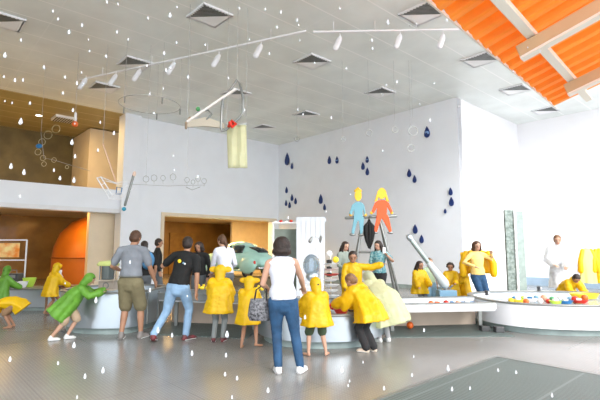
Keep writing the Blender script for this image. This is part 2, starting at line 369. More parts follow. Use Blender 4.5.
# chain of rings in front of the mezzanine
p=at(45,145,13); o=empty('ring_chain',p,'loose chain of pale wire rings with one blue disc, hanging by the mezzanine','mobile')
for i,(x,y,r) in enumerate([(56,129,.12),(48,135,.12),(42,142,.10),(38,152,.09),(43,158,.08),(44,164,.07),(54,160,.07),(67,167,.05)]):
    q=at(x,y,13)-p; bm=bmesh.new(); tube(bm,circ(q,r),.007,6,closed=True); obj('ring',bm,mat('pale brass wire',(.55,.50,.30),.4,metal=.4),o,True)
q=at(39,146,13)-p; bm=bmesh.new(); ell(bm,q,(.10,.03,.07)); obj('disc',bm,TBLUE,o,True)
bm=bmesh.new(); tube(bm,[at(41,133,13)-p,at(44,158,13)-p,at(54,160,13)-p,at(90,171,13)-p],.006,6); tube(bm,[at(41,133,13)-p,V((at(41,133,13)-p).to_tuple())+V((0,0,7-at(41,133,13).z))],.004,6); obj('wire',bm,WIRE,o)
def ball(name,p,r,m,label,cat='ball',group=None):
    o=empty(name,p,label,cat,group); bm=bmesh.new(); ell(bm,(0,0,0),r); obj('shell',bm,m,o,True); return o
o=ball('hanging_ball',at(75,124,12),.085,ORG,'orange ball hanging in front of the golden mezzanine ceiling')
bm=bmesh.new(); tube(bm,[(0,0,.08),(0,0,7-o.location.z)],.005,6); obj('wire',bm,WIRE,o)
bm=bmesh.new(); tube(bm,[(0,0,.09),(0,0,.30)],.035,8); obj('holder',bm,TWHT,o)
# trapezoid frame with tube and teal ball
D=11.5; p=at(115,195,D); o=empty('trapezoid_mobile',p,'white ladder shaped wire basket with grey tube and teal ball below it','mobile')
def L(name,pts,r,m,par=o,c=p,close=False): 
    bm=bmesh.new(); q=[at(x,y,D)-c for x,y in pts]; tube(bm,q,r,8,closed=close); return obj(name,bm,m,par,True)
L('side_rail',[(97,178),(110,199)],.018,PANW); L('side_rail',[(101,177),(113,196)],.018,PANW)
for t in (0,.33,.66,1): L('rung',[(97+13*t,178+21*t),(101+12*t,177+19*t)],.014,PANW)
L('top_rail',[(101,177),(116,183),(132,180)],.012,PANW); L('top_rail',[(106,181),(121,185),(131,186)],.012,PANW)
L('bottom_rail',[(108,199),(119,200),(128,192),(135,188)],.014,PANW); L('bottom_rail',[(110,194),(122,193),(127,186)],.014,PANW)
L('loop',[(117,187),(122,188),(121,194),(116,194)],.014,TBLUE,close=True)
L('loop',[(124,185),(130,184),(129,192),(124,194)],.012,PANW,close=True)
L('hanger_rod',[(103,144),(116,182)],.012,WIREP)
bm=bmesh.new(); a=at(103,144,D)-p; tube(bm,[a,V((a.x,a.y,7-p.z))],.005,6); obj('wire',bm,WIRE,o)
L('glass_tube',[(134,174),(125,205)],.035,STEELD); L('glass_tube_rim',[(134.5,173),(134,175)],.045,WIREP)
bm=bmesh.new(); ell(bm,at(124,209,D)-p,.055); obj('ball',bm,mat('teal plastic',(.02,.28,.42),.3),o,True)
# wire with small shapes
D2=11.5; p=at(165,185,D2); o=empty('wire_mobile',p,'thin horizontal wire with small looped wire ornaments in front of the wall','mobile')
L2=lambda name,pts,r,close=False: (lambda bm:(tube(bm,[at(x,y,D2)-p for x,y in pts],r,6,closed=close),obj(name,bm,WIRE,o,True)))(bmesh.new())
L2('wire',[(128,184),(168,186),(205,185)],.006)
for x,y,s in [(146,179,3),(154,178,3),(163,178,2.5),(173,177,3),(187,180,2.5),(193,182,2),(198,179,2.5),(204,181,2.5)]:
    L2('ornament',[(x+s*math.cos(k*PI/4),y+s*math.sin(k*PI/4)*1.1) for k in range(8)],.009,True); L2('ornament_wire',[(x,y+s),(x,y+s+3)],.005)
L2('ornament',[(186,187),(192,190),(200,187)],.009)
for x in (146,187): bm=bmesh.new(); q=at(x,178,D2)-p; tube(bm,[q,V((q.x,q.y,7-p.z))],.004,6); obj('hanger_wire',bm,WIRE,o)
# row of small rings in front of the back wall
for x,y,r in [(297,139,.07),(343,139,.06),(369,133,.09),(395,130,.08),(413,131,.13),(411,148,.1)]:
    q=at(x,y,12.5); w={297:'leftmost',343:'second from the left',369:'third from the left',395:'third from the right',413:'largest and topmost right',411:'lower right'}[x]
    o=empty('hanging_wire_ring',q,w+' of the small wire rings hanging before the back wall','mobile','small wire rings hung from the ceiling')
    bm=bmesh.new(); tube(bm,circ((0,0,0),r),.008,6,closed=True); obj('ring',bm,WIRE,o,True)
    bm=bmesh.new(); tube(bm,[(0,0,r),(0,0,7-q.z)],.003,6); obj('wire',bm,WIRE,o)
# steel loop with white boom and yellow sheet
D3=9.5; p=at(225,110,D3); o=empty('hanging_loop_frame',p,'white boom and grey steel loop hanging with a red knot','hanging frame')
P3=lambda x,y,d=0: at(x,y,D3+d)-p
bm=bmesh.new(); beam(bm,P3(187,122),P3(236,89),.075,.05); obj('boom',bm,mat('off white boom',(.80,.76,.72),.5),o,bevel=.01)
bm=bmesh.new(); tube(bm,[P3(223,100),P3(237,80),P3(240,84),P3(243,98),P3(243,112),P3(240,117),P3(226,130),P3(222,131),P3(221,128),P3(221.5,110)],.028,8,closed=True); obj('loop',bm,STEELD,o,True)
bm=bmesh.new(); plate(bm,[P3(187,121),P3(206,117),P3(224,123),P3(224,128),P3(205,126),P3(186,127)],V((0,.05,0))); obj('sling',bm,mat('beige canvas',(.50,.45,.36),.8,bump=.3),o)
bm=bmesh.new(); tube(bm,[P3(190,118),P3(186,123),P3(186,128)],.03,8); obj('end_hook',bm,mat('brown rust',(.30,.22,.15),.6),o,True)
bm=bmesh.new(); tube(bm,[P3(190,120),P3(198,112),P3(208,110),P3(212,114),P3(207,119)],.02,8); obj('rope',bm,STEELD,o,True)
bm=bmesh.new(); ell(bm,P3(198,109),(.05,.05,.05)); obj('pulley',bm,TGRN,o,True)
bm=bmesh.new(); tube(bm,[P3(229,126,-.04),P3(232,121,-.08),P3(236,124,-.04),P3(232,127,-.06),P3(230,123,-.1)],.04,8); obj('knot',bm,RED,o,True)
for q in (P3(237,80),P3(187,122)): bm=bmesh.new(); tube(bm,[q,V((q.x,q.y,7-p.z))],.005,6); obj('hanger_wire',bm,WIRE,o)
SHEET=mat('pale yellow film',(.84,.84,.58),.4,trans=.2,alpha=.6,translucent=.4,var=.08,vscale=5)
p=at(236,146,D3+.15); o=empty('hanging_sheet',p,'pale yellow translucent sheet hanging below the steel loop','sheet')
bm=bmesh.new(); pts=[]
for i in range(13):
    for j in range(9):
        q=at(226.5+ (j/8)*19.5+ (i/12)*1.5,125+(i/12)*43,D3+.15)-p; q.y+=.03*math.sin(j*1.7+i*.2)
        pts.append(bm.verts.new(q))
for i in range(12):
    for j in range(8): a=i*9+j; bm.faces.new([pts[a],pts[a+1],pts[a+10],pts[a+9]])
s=obj('film',bm,SHEET,o,True); sm=s.modifiers.new('s','SOLIDIFY'); sm.thickness=.006
bm=bmesh.new(); beam(bm,at(226,125,D3+.15)-p,at(247,124,D3+.15)-p,.02,.03); obj('batten',bm,WIRE,o)
for x in (226.5,246): bm=bmesh.new(); q=at(x,125,D3+.15)-p; tube(bm,[q,V((q.x,q.y,7-p.z))],.004,6); obj('hanger_wire',bm,WIRE,o)

# ---------------------------------------------------------------- painted drops on the back wall
def drop(px,py,h,label,stripe=False,swirl=False):
    n,z=on_u(px,py,UW); Y=UN(UW,n).y; H=h*Y/F; W=H*.29
    o=empty('wall_raindrop',UN(UW-.02,n,z),label,'raindrop','navy raindrops on the back wall',A)
    pts=[]
    for k in range(28):
        t=2*PI*k/28; y=W*math.sin(t)*(math.sin(t/2)**1.1)*1.25; zz=H/2*math.cos(t)
        pts.append(V((0,y,zz)))
    bm=bmesh.new(); plate(bm,pts,V((-.025,0,0))); obj('drop_board',bm,NAVY,o)
    if stripe:
        bm=bmesh.new(); box(bm,(-.03,0,-H*.05),(.012,W*1.6,H*.10)); obj('stripe',bm,NAVYL,o)
    if swirl:
        for r in (.45,.75):
            bm=bmesh.new(); tube(bm,[V((-.03,-W*r*math.cos(a)+W*.1,-H*.18+W*r*math.sin(a))) for a in [k*PI/8 for k in range(7)]],.018,6); obj('swirl',bm,NAVYL,o)
for a in [(287.6,159,13,'largest navy raindrop near the back left corner'),(292.4,166,6.5,'small navy raindrop just right of the large one in the corner'),
 (287,190,6.5,'top navy raindrop in the low cluster of five by the corner'),(292.4,197.6,7,'middle navy raindrop in the low cluster of five by the corner'),
 (296,201,6.5,'rightmost navy raindrop in the low cluster of five'),(286.5,203,6,'leftmost navy raindrop in the low cluster of five'),
 (290,205,6.5,'lowest navy raindrop in the low cluster of five'),(321.2,199,10,'tall navy raindrop alone above the display racks'),
 (325,207,6.5,'small navy raindrop under the tall one above the racks'),(329.8,160,8.5,'plain navy raindrop left of its striped neighbour'),
 (337.4,160,7.5,'striped navy raindrop right beside a plain one',1),(363.4,166,8,'left navy raindrop of the close trio above the painted figures'),
 (367.6,159.5,7,'striped top navy raindrop of the close trio',1),(367.8,171.5,8,'lower right navy raindrop of the close trio'),
 (409.6,173,8.5,'upper navy raindrop of the pair right of the figures'),(415,179,8,'lower navy raindrop of the pair right of the figures'),
 (427.4,132,12,'navy raindrop with pale swirls, highest on the wall',0,1),(451,191.5,8,'upper navy raindrop of the three by the wall corner'),
 (451.8,201.5,9.5,'middle navy raindrop of the three by the wall corner'),(445.6,211,5,'tiny navy raindrop lowest of the three by the corner'),
 (415.6,229,9.5,'navy raindrop just above the slanted grey tube'),(422,239,8.5,'navy raindrop touching the upper side of the slanted tube')]: drop(*a)

# ---------------------------------------------------------------- swing with two painted figures
D=14.0; 
def PF(x,y,d=0): return at(x,y,D+d)
p=PF(372,218); p.z=0; o=empty('swing_frame',p,'grey steel trestle with crossbar carrying the two painted figures','frame')
def bar(name,a,b,r,par,c,m=STEELD): bm=bmesh.new(); tube(bm,[a-c,b-c],r,8); return obj(name,bm,m,par,True)
bar('crossbar',PF(346,218),PF(396,216),.045,o,p)
def down(a,b):
    a,b=PF(*a),PF(*b); t=(a.z-0.03)/(a.z-b.z); return a.lerp(b,t)
bar('leg',PF(363,218),down((363,218),(357,256)),.045,o,p); bar('leg',PF(379,217),down((379,217),(388,252)),.045,o,p)
q=V((0,.6,0)); bar('leg',PF(363,218),down((363,218),(357,256))+q,.04,o,p); bar('leg',PF(379,217),down((379,217),(388,252))+q,.04,o,p)
bar('lower_bar',PF(358,252),PF(388,252),.04,o,p)
def figure(cx,top,label,mb,girl):
    b=PF(cx,top+50); o=empty('painted_figure',PF(cx,218,-.08),label,'cutout figure'); c=o.location.copy(); s=D/F*1.0
    Q=lambda x,y: PF(cx+x*(.78 if girl else .68),top+y*.94,-.08)-c; dd=V((0,-.05,0))
    bm=bmesh.new(); plate(bm,[Q(-4,14),Q(4,14),Q(9,17),Q(14 if girl else 11,26),Q(12 if girl else 9.5,28),Q(7,21),Q(6.5,29),Q(9,32) ,Q(13 if girl else 6.5,47),Q(10 if girl else 3,48),Q(1,34),Q(-1,34),Q(-6,48),Q(-10,47),Q(-6.5,32),Q(-6,22),Q(-10,28),Q(-13,26),Q(-9,17)],dd); obj('body_board',bm,mb,o,bevel=.008)
    bm=bmesh.new(); plate(bm,[Q(5.2*math.sin(t*PI/8),7+6*math.cos(t*PI/8)) for t in range(16)],dd*1.2); obj('head_board',bm,FIGY,o)
    for s_,e in ((-1,-8),(1,11.5 if girl else 4.5)):
        bm=bmesh.new(); ell(bm,Q(e,48.5),(.10,.04,.045)); obj('foot_board',bm,STEELD,o,True)
        bm=bmesh.new(); ell(bm,Q(s_*(13 if girl else 10.8),27.5),(.05,.04,.05)); obj('hand_board',bm,FIGY,o,True)
    if girl:
        for s_ in (-1,1): bm=bmesh.new(); plate(bm,[Q(s_*2,2),Q(s_*5,4),Q(s_*8,13),Q(s_*9.5,16),Q(s_*6,15),Q(s_*4,10)],dd*1.3); obj('hair_board',bm,FIGY,o)
    else: bm=bmesh.new(); tube(bm,[Q(-4,2),Q(0,-1),Q(4,2)],.04,6); obj('hair_board',bm,FIGY,o)
figure(358,189,'painted blue cutout boy with yellow head sitting on the crossbar',FIGB,False)
figure(381.5,187,'painted orange cutout girl with yellow head sitting on the crossbar',FIGO,True)
# folded black umbrella
p=PF(369,219,-.12); o=empty('folded_umbrella',p,'folded black umbrella hanging from the crossbar between the figures','umbrella')
bm=bmesh.new(); S=D/F
prof=[(0.02,0),(.05,-3*S),(.14,-7*S),(.145,-14*S),(.10,-22*S),(.03,-29*S),(0,-30*S)]
for ring_r,zz in []: pass
rings=[]
for r_,z_ in prof:
    if r_==0: rings.append([bm.verts.new((.05,0,z_))]); continue
    rings.append([bm.verts.new(((r_*(1+.28*math.cos(8*a)))*math.cos(a)*1.0+.002*z_,r_*(1+.28*math.cos(8*a))*math.sin(a)*.6,z_)) for a in [2*PI*k/48 for k in range(48)]])
for a_,b_2 in zip(rings,rings[1:]):
    for j in range(48):
        k=(j+1)%48
        if len(b_2)==1: bm.faces.new([a_[j],a_[k],b_2[0]])
        else: bm.faces.new([a_[j],a_[k],b_2[k],b_2[j]])
bm.faces.new(rings[0]); obj('canopy',bm,BLKT,o,True)
bm=bmesh.new(); tube(bm,[(0,0,-.02),(0,0,.06),(.03,0,.1),(.07,0,.08)],.014,8); obj('handle',bm,BLACK,o,True)
bm=bmesh.new(); tube(bm,[(.04,0,-29*S),(.045,0,-34*S)],.012,6); obj('tip',bm,STEELD,o,True)

# ---------------------------------------------------------------- orange corrugated canopy
e1=atz(555,105,4.0); e0=e1+(atz(431,0,4.0)-e1)*1.5; ed=(e1-e0).normalized(); sd=V((ed.y,-ed.x,0))  # right & towards camera
slope=math.tan(R(17)); rd=(sd+V((0,0,slope))).normalized()
o=empty('canopy_roof',V((e1.x+1.6,e1.y-1.6,0)),'orange corrugated canopy roof with timber beams at the top right','canopy'); c=o.location.copy()
Lc=(e1-e0).length; bm=bmesh.new(); per=.30; nseg=int(Lc/per*12); nr=ed.cross(rd)
if nr.z<0: nr=-nr
prev=None
for i in range(nseg+1):
    t=i/nseg*Lc; ph=(t/per)%1.0; h=.055*max(-1,min(1,2.2*math.sin(2*PI*ph)))
    a=e1-ed*t+nr*h-c; b=a+rd*5.2; cur=(bm.verts.new(a),bm.verts.new(b))
    if prev: bm.faces.new([prev[0],cur[0],cur[1],prev[1]])
    prev=cur
ORANGE=mat('orange corrugated sheet',(.98,.47,.085),.45,var=.03,translucent=.5)
s=obj('corrugated_sheet',bm,ORANGE,o,False); m_=s.modifiers.new('s','SOLIDIFY'); m_.thickness=.012
bm=bmesh.new(); q=e0-c-nr*.06; beam(bm,e0-c-nr*.055,e1-c-nr*.055,.02,.035); obj('edge_strip',bm,PURL,o)
# purlins parallel to the eave
def ray_roof(px,py,drop=.10):
    r=ray(px,py); op=V((0,0,CAMH)); pn=nr; pt=e1-nr*drop; return op+r*((pt-op).dot(pn)/r.dot(pn))
g1=ray_roof(575,83,.13); k1=(g1-e1).dot(rd)
for kk in (k1,k1+2.3):
    b0=e1+rd*kk-nr*.13-c; bm=bmesh.new(); beam(bm,b0+ed*-.02,b0-ed*(Lc),.10,.14,nr); obj('purlin',bm,PURL,o,bevel=.006)
# rafters under them
for (px,py) in ((519,53),(566,90)):
    g2=ray_roof(px,py,.29); t=(e1-g2).dot(ed); k0=(g2-e1).dot(rd)
    bm=bmesh.new(); b0=e1-ed*t+rd*k0-nr*.29-c; beam(bm,b0,b0+rd*(5.1-k0),.11,.15,nr); obj('rafter',bm,TIMB,o,bevel=.008)
    bm=bmesh.new(); bb=b0-nr*.09; beam(bm,bb,bb+rd*(5.1-k0),.12,.03,nr); obj('rafter_lit_underside',bm,PURL,o)  # white strip stands in for light on the rafter's underside
for kk,t in ((4.8,.15),(4.8,Lc-1.0)):
    b=e1-ed*t+rd*kk-nr*.5-c; bm=bmesh.new(); beam(bm,b,V((b.x,b.y,0.0)),.16,.16); obj('post',bm,TIMB,o)
#END_PART_1
# ================================================================ WATER TABLES
def ring_poly(cx,cy,rx,ry,ex=2.4,k=56):
    out=[]
    for j in range(k):
        a=2*PI*j/k; ca,sa=math.cos(a),math.sin(a)
        out.append((cx+math.copysign(abs(ca)**(2/ex),ca)*rx,cy+math.copysign(abs(sa)**(2/ex),sa)*ry))
    return out
def smooth_poly(p,it=3):
    for _ in range(it):
        q=[]
        for i in range(len(p)):
            a,b=p[i],p[(i+1)%len(p)]; q+= [(a[0]*.75+b[0]*.25,a[1]*.75+b[1]*.25),(a[0]*.25+b[0]*.75,a[1]*.25+b[1]*.75)]
        p=q
    return p
def inset(p,d):
    k=len(p); out=[]
    ar=sum(p[i][0]*p[(i+1)%k][1]-p[(i+1)%k][0]*p[i][1] for i in range(k)); sg=1 if ar>0 else -1
    for i in range(k):
        a,b=V(p[i-1]+(0,)),V(p[(i+1)%k]+(0,)); t=(b-a).normalized(); n=V((-t.y,t.x,0))*sg
        out.append((p[i][0]+n.x*d,p[i][1]+n.y*d))
    return out
def band(bm,outer,inner,z0,z1):
    k=len(outer); r=[[bm.verts.new((x,y,z)) for x,y in P] for P,z in ((outer,z0),(outer,z1),(inner,z1),(inner,z0))]
    for i in range(k):
        j=(i+1)%k
        for a in range(4): b=(a+1)%4; bm.faces.new([r[a][i],r[a][j],r[b][j],r[b][i]])
def basin(poly,h,label,skirt=STEEL,toe=.12,toe_in=.12,depth=.14):
    cx=sum(p[0] for p in poly)/len(poly); cy=sum(p[1] for p in poly)/len(poly)
    q=[(x-cx,y-cy) for x,y in poly]; o=empty('water_table',(cx,cy,0),label,'water table')
    bm=bmesh.new(); band(bm,q,inset(q,.04),toe,h-.035); obj('skirt',bm,skirt,o,True)
    bm=bmesh.new(); band(bm,inset(q,-.015),inset(q,.09),h-.03,h); obj('rim',bm,STEELD,o,bevel=.008)
    bm=bmesh.new(); prism(bm,inset(q,.04),h-depth-.06,h-depth-.03); obj('basin_floor',bm,PANW,o)
    bm=bmesh.new(); prism(bm,inset(q,.045),h-depth-.025,h-depth+.03); obj('water',bm,WATER,o)
    bm=bmesh.new(); prism(bm,inset(q,toe_in),0,toe); obj('toe_plinth',bm,PLINTH,o)
    return o
TA=smooth_poly([(-4.62,8.9),(-4.45,8.3),(-3.95,8.0),(-3.35,7.92),(-2.95,8.05),(-2.80,8.6),(-2.72,9.3),(-2.95,9.8),(-3.7,9.9),(-4.4,9.7)],2)
tA=basin(TA,.74,'tall rounded steel water table where the man in the grey shirt stands')
TB=ring_poly(.35,8.0,1.1,1.2,2.3); tB=basin(TB,.52,'round steel water table in the middle with racks and red bowls')
TC=ring_poly(5.25,9.15,1.72,1.38,2.5); tC=basin(TC,.54,'large white oval water table at the right full of toys',PANW)
# panel seams on table A
for (x,y) in ((-2.83,8.42),(-2.765,8.85)):
    bm=bmesh.new(); box(bm,(x-tA.location.x,y-tA.location.y,.41),(.03,.03,.56)); obj('panel_seam',bm,STEELD,tA)
def flume(a0,a1,b0,b1,z,label,face=PANW,py=.0):
    """near edge a0->a1, far edge b0->b1 (x,y)"""
    cx=(a0[0]+a1[0]+b0[0]+b1[0])/4; cy=(a0[1]+a1[1]+b0[1]+b1[1])/4
    P=lambda p,zz: V((p[0]-cx,p[1]-cy,zz)); o=empty('water_channel',(cx,cy,0),label,'water channel')
    bm=bmesh.new(); beam(bm,P(a0,z-.055),P(a1,z-.055),.03,.11); obj('front_face',bm,face,o)
    bm=bmesh.new(); beam(bm,P(b0,z-.07),P(b1,z-.07),.03,.14); obj('back_face',bm,face,o)
    for p,q in ((a0,a1),(b0,b1)): bm=bmesh.new(); beam(bm,P(p,z+.006),P(q,z+.006),.06,.02); obj('rim',bm,STEELD,o)
    poly=[a0,a1,b1,b0]; poly=[(x-cx,y-cy) for x,y in poly]
    bm=bmesh.new(); prism(bm,inset(poly,.015),z-.14,z-.12); obj('channel_floor',bm,PANW,o)
    bm=bmesh.new(); prism(bm,inset(poly,.02),z-.115,z-.07); obj('water',bm,WATER,o)
    m=lambda p,q,t:(p[0]+(q[0]-p[0])*t,p[1]+(q[1]-p[1])*t)
    bm=bmesh.new(); beam(bm,P(b0,(z-.14)/2),P(b1,(z-.14)/2),.05,z-.14); obj('support_panel',bm,mat('beige support panel',(.66,.53,.42),.5,var=.04),o)
    for t in (.12,.95):
        bm=bmesh.new(); c_=m(m(a0,a1,t),m(b0,b1,t),.5); beam(bm,P(c_,0),P(c_,z-.14),.06,.06); obj('leg',bm,STEELD,o)
    return o
flume((-2.68,8.55),(-.80,8.0),(-2.62,9.35),(-.72,8.95),.66,'dark narrow water channel between the tall table and the middle table',STEELD)
flume((1.47,7.85),(3.5,8.1),(1.42,8.8),(3.5,9.1),.54,'long straight water channel between the middle table and the white oval table')
for poly in ([(-2.7,8.05),(-.9,7.65),(-.7,9.5),(-2.7,9.6)],[(1.5,7.75),(3.7,7.85),(3.7,9.5),(1.5,9.2)]):
    bm=bmesh.new(); prism(bm,poly,0,.012); struct(obj('trim_6' if poly[0][0]<0 else 'trim_7',bm,GRATE))
# dark footings under the end of the right channel
o=empty('concrete_footing',(3.5,8.35,0),'dark footing blocks under the left end of the white oval table','footing')
for x,y,s in ((-.12,.0,.09),(.08,-.14,.10)): bm=bmesh.new(); box(bm,(x,y,s/2+.012),(.15,.15,s)); obj('block',bm,CHAR,o,bevel=.01)
# counter by the shop
p=at(42,300,11); o=empty('counter',(p.x,11.4,0),'low pale grey counter in front of the shop on the left','counter')
bm=bmesh.new(); box(bm,(-.1,0,.29),(2.2,.7,.42)); obj('body',bm,STEEL,o,bevel=.01)
bm=bmesh.new(); box(bm,(-.1,0,.52),(2.3,.8,.04)); obj('top',bm,STEELD,o,bevel=.008)
bm=bmesh.new(); box(bm,(-.1,.02,.04),(2.0,.6,.08)); obj('toe_plinth',bm,PLINTH,o)
CY=11.4
def put(px,py,Y): q=at(px,py,Y); return q
def bowl(p,r,h,m,label,cat='bowl',group=None,name='bowl'):
    o=empty(name,p,label,cat,group); bm=bmesh.new()
    lathe(bm,[(0,0),(r*.55,0),(r*.8,h*.4),(r,h),(r*.94,h),(r*.72,h*.42),(r*.45,.012),(0,.012)],n=20); obj('bowl_shell',bm,m,o,True)
    bm=bmesh.new(); tube(bm,circ((0,0,h),r*.98,20,V((1,0,0)),V((0,1,0))),.006,6,closed=True); obj('rim',bm,m,o,True); return o
q=put(15,287,CY-.1); bowl(V((q.x,q.y,.54)),.11,.13,TWHT,'left white bowl on the pale grey counter')
q=put(23,287,CY-.05); bowl(V((q.x,q.y,.54)),.11,.15,TWHT,'right white bowl on the pale grey counter, beside the lime tray')
q=put(29,287,CY+.15); bowl(V((q.x,q.y,.54)),.16,.22,LIME,'lime green tub on the pale grey counter','tub',name='tub')
p=put(12,285,CY+.2); o=empty('dark_machine',(p.x,p.y,.54),'small dark box machine on the counter under the framed picture','machine')
bm=bmesh.new(); box(bm,(0,0,.17),(.42,.25,.34)); obj('housing',bm,CHAR,o,bevel=.015)
bm=bmesh.new(); box(bm,(0,-.13,.26),(.3,.02,.08)); obj('slot_panel',bm,STEELD,o); bm=bmesh.new(); tube(bm,[(-.1,0,.34),(-.1,0,.42),(.1,0,.42),(.1,0,.34)],.012,6); obj('handle',bm,STEELD,o)
# framed picture stand
p=at(14,265,12.2); o=empty('display_stand',(p.x,12.2,0),'thin white frame stand with an orange picture at the left edge','display stand')
x0=at(-12,240,12.2).x-p.x; x1=at(27,240,12.2).x-p.x; zt=at(14,240,12.2).z
for a,b in (((x0,0,0),(x0,0,zt)),((x1,0,0),(x1,0,zt)),((x0,0,zt),(x1,0,zt)),((x0,0,.75),(x1,0,.75)),((x0,0,1.2),(x1,0,1.2))): bm=bmesh.new(); beam(bm,a,b,.03,.03,V((0,1,0))); obj('frame_bar',bm,TWHT,o)
pic=mat('orange and yellow picture',(.85,.25,.03),.5,vcol=(.95,.72,.3),vscale=5)
bm=bmesh.new(); box(bm,(x1-.55,-.02,(1.25+zt-.06)/2),(.75,.02,zt-1.36)); obj('picture',bm,pic,o)
# glowing orange dome booth in the shop
q=UN(on_n(100,250,NW+3.4)[0],NW+3.4,0); o=empty('dome_booth',q,'large rounded orange booth inside the shop behind the children','booth')
bm=bmesh.new(); lathe(bm,[(1.95,0),(1.95,1.0),(1.88,1.6),(1.65,2.2),(1.2,2.7),(.6,2.98),(0,3.05)],n=40); obj('shell',bm,mat('glossy orange booth',(.42,.12,.008),.4,var=.12,vscale=1.2),o,True)
bm=bmesh.new(); tube(bm,circ((0,0,1.13),1.96,48,V((1,0,0)),V((0,1,0))),.03,6,closed=True); obj('seam',bm,mat('dark amber seam',(.25,.07,.01),.5),o,True)
# white bottle + blender-like pump
q=put(60,280,9.6)
def bottle(p,label,m,s=1):
    o=empty('bottle',p,label,'bottle'); bm=bmesh.new(); lathe(bm,[(0,0),(.05*s,0),(.055*s,.02*s),(.055*s,.17*s),(.022*s,.22*s),(.022*s,.26*s),(0,.26*s)],n=16); obj('body',bm,m,o,True)
    bm=bmesh.new(); lathe(bm,[(0,.255*s),(.028*s,.255*s),(.028*s,.30*s),(0,.30*s)],n=12); obj('cap',bm,TWHT,o); return o
o=empty('small_table',(at(64,290,11).x,11.0,0),'small brown side table behind the child in the green raincoat','table')
bm=bmesh.new(); box(bm,(0,0,.60),(.7,.5,.04)); obj('tabletop',bm,mat('brown wood',(.25,.13,.06),.5,var=.15),o,bevel=.006)
for sx in (-1,1):
    for sy in (-1,1): bm=bmesh.new(); box(bm,(sx*.3,sy*.2,.29),(.04,.04,.58)); obj('leg',bm,mat('brown wood',(.25,.13,.06)),o)
bottle(V((at(60,280,10.9).x,10.9,.62)),'white bottle on the small brown side table',TWHT,1.25)
# pump machine on table A
p=V((at(106,290,8.35).x,8.3,.74)); o=empty('water_pump',p,'wooden box water pump with clear jar and green top on the tall table','pump')
for z in (.0,.17,): bm=bmesh.new(); box(bm,(0,.10,z+.01),(.34,.26,.02)); obj('shelf',bm,mat('beige board',(.62,.53,.42),.6),o,bevel=.004)
bm=bmesh.new(); box(bm,(0,.13,.09),(.28,.2,.15)); obj('housing',bm,mat('grey brown box',(.42,.36,.30),.6,var=.1),o,bevel=.008)
bm=bmesh.new(); tube(bm,circ((0,.025,.09),.05,16),.01,6,closed=True); obj('dial',bm,STEELD,o,True)
bm=bmesh.new(); tube(bm,[(-.15,.1,.18),(-.15,.1,.52)],.012,6); tube(bm,[(.15,.1,.18),(.15,.1,.52)],.012,6); obj('posts',bm,CHROME,o)
bm=bmesh.new(); lathe(bm,[(.10,.2),(.11,.2),(.12,.45),(.11,.45),(.10,.21)],c=(.0,.1,0),n=20); obj('jar',bm,mat('dark jar',(.10,.12,.12),.15,coat=.5),o,True)
bm=bmesh.new(); lathe(bm,[(0,.45),(.19,.45),(.20,.48),(.16,.53),(0,.55)],c=(0,.1,0),n=20); obj('top_basin',bm,mat('olive lime cover',(.55,.62,.22),.4),o,True)
# stacked dishes on table A right side
for k,(px,lab) in enumerate([(158,'left small dark bowl on the rim of the tall table'),(164,'right small dark bowl on the rim of the tall table')]):
    q=at(px,290,9.3); bowl(V((min(q.x,-2.9)+k*.14,9.35,.60)),.09,.14,mat('brown bowl',(.16,.11,.07),.4),lab)
# ---- toys
def duck(p,label,rz=0,group='yellow rubber ducks on the dark channel'):
    o=empty('rubber_duck',p,label,'toy duck',group,rz); bm=bmesh.new(); ell(bm,(0,0,.035),(.05,.035,.035)); ell(bm,(.03,0,.085),.028); tube(bm,[(-.03,0,.04),(-.06,0,.065)],[.02,.006],8)
    organic('body',bm,TYEL,o,.006,2); bm=bmesh.new(); ell(bm,(.062,0,.082),(.018,.015,.006)); obj('bill',bm,ORG,o,True)
    for s in (-1,1): bm=bmesh.new(); ell(bm,(.048,s*.017,.093),.005,n=8,m=6); obj('eye',bm,EYE,o,True)
for px,l in ((197,'yellow duck furthest left, beside the jeans of the leaning man'),(202,'yellow duck second from the left by the leaning man'),(207,'yellow duck touching the big hooded raincoat'),(257,'left yellow duck above the black handbag'),(262,'yellow duck squeezed beside the woman in the white top')):
    t=(at(px,292,8.9).x+2.68)/1.85; y0=9.35-.4*max(0,min(1,t)); q=at(px,292,y0); duck(V((q.x,y0,.676)),l,random.random()*2)
def toyball(px,py,Y,r,m,label,z=None,name='toy_ball',floatz=None):
    q=at(px,py,Y); z=q.z if z is None else z
    o=empty(name,V((q.x,Y,z)),label,'toy ball'); bm=bmesh.new(); ell(bm,(0,0,r),r); obj('shell',bm,m,o,True)
    bm=bmesh.new(); tube(bm,circ((0,0,r),r*1.005,20,V((1,0,0)),V((0,1,0))),r*.05,5,closed=True); obj('seam',bm,m,o,True); return o
def boat(px,Y,z,m,m2,label,s=1,rz=0):
    q=at(px,300,Y); o=empty('toy_boat',V((q.x,Y,z)),label,'toy boat',None,rz)
    bm=bmesh.new(); lathe(bm,[(0,0),(.6,.0),(1,.07/.1*.1),(.9,.07),(.55,.02),(0,.02)],n=20,M=Matrix.Diagonal((.15*s,.07*s,s*.9,1))); obj('hull',bm,m,o,True)
    bm=bmesh.new(); box(bm,(-.02*s,0,.06*s),(.09*s,.07*s,.07*s)); obj('cabin',bm,m2,o,bevel=.006); return o
zw=.54-.07-.03
toyball(431,301,8.35,.055,ORG,'orange ball floating at the left in the long channel',zw); boat(438,8.45,zw,RED,ORG,'red toy boat beside the orange ball in the channel',.9)
toyball(446,300,8.55,.05,RED,'red ball floating in the middle of the long channel',zw); toyball(452,301,8.4,.05,TBLUE,'blue ball just right of the red ball in the channel',zw)
toyball(458,301,8.5,.05,PEACH,'peach ball floating in the long channel',zw); boat(468,8.6,zw,TBLUE,TWHT,'blue toy boat near the right end of the channel')
o=toyball(410,325,8.55,.065,ORG,'orange ball lying on the drain mat under the channel',.012)
zc=.54-.14+.01
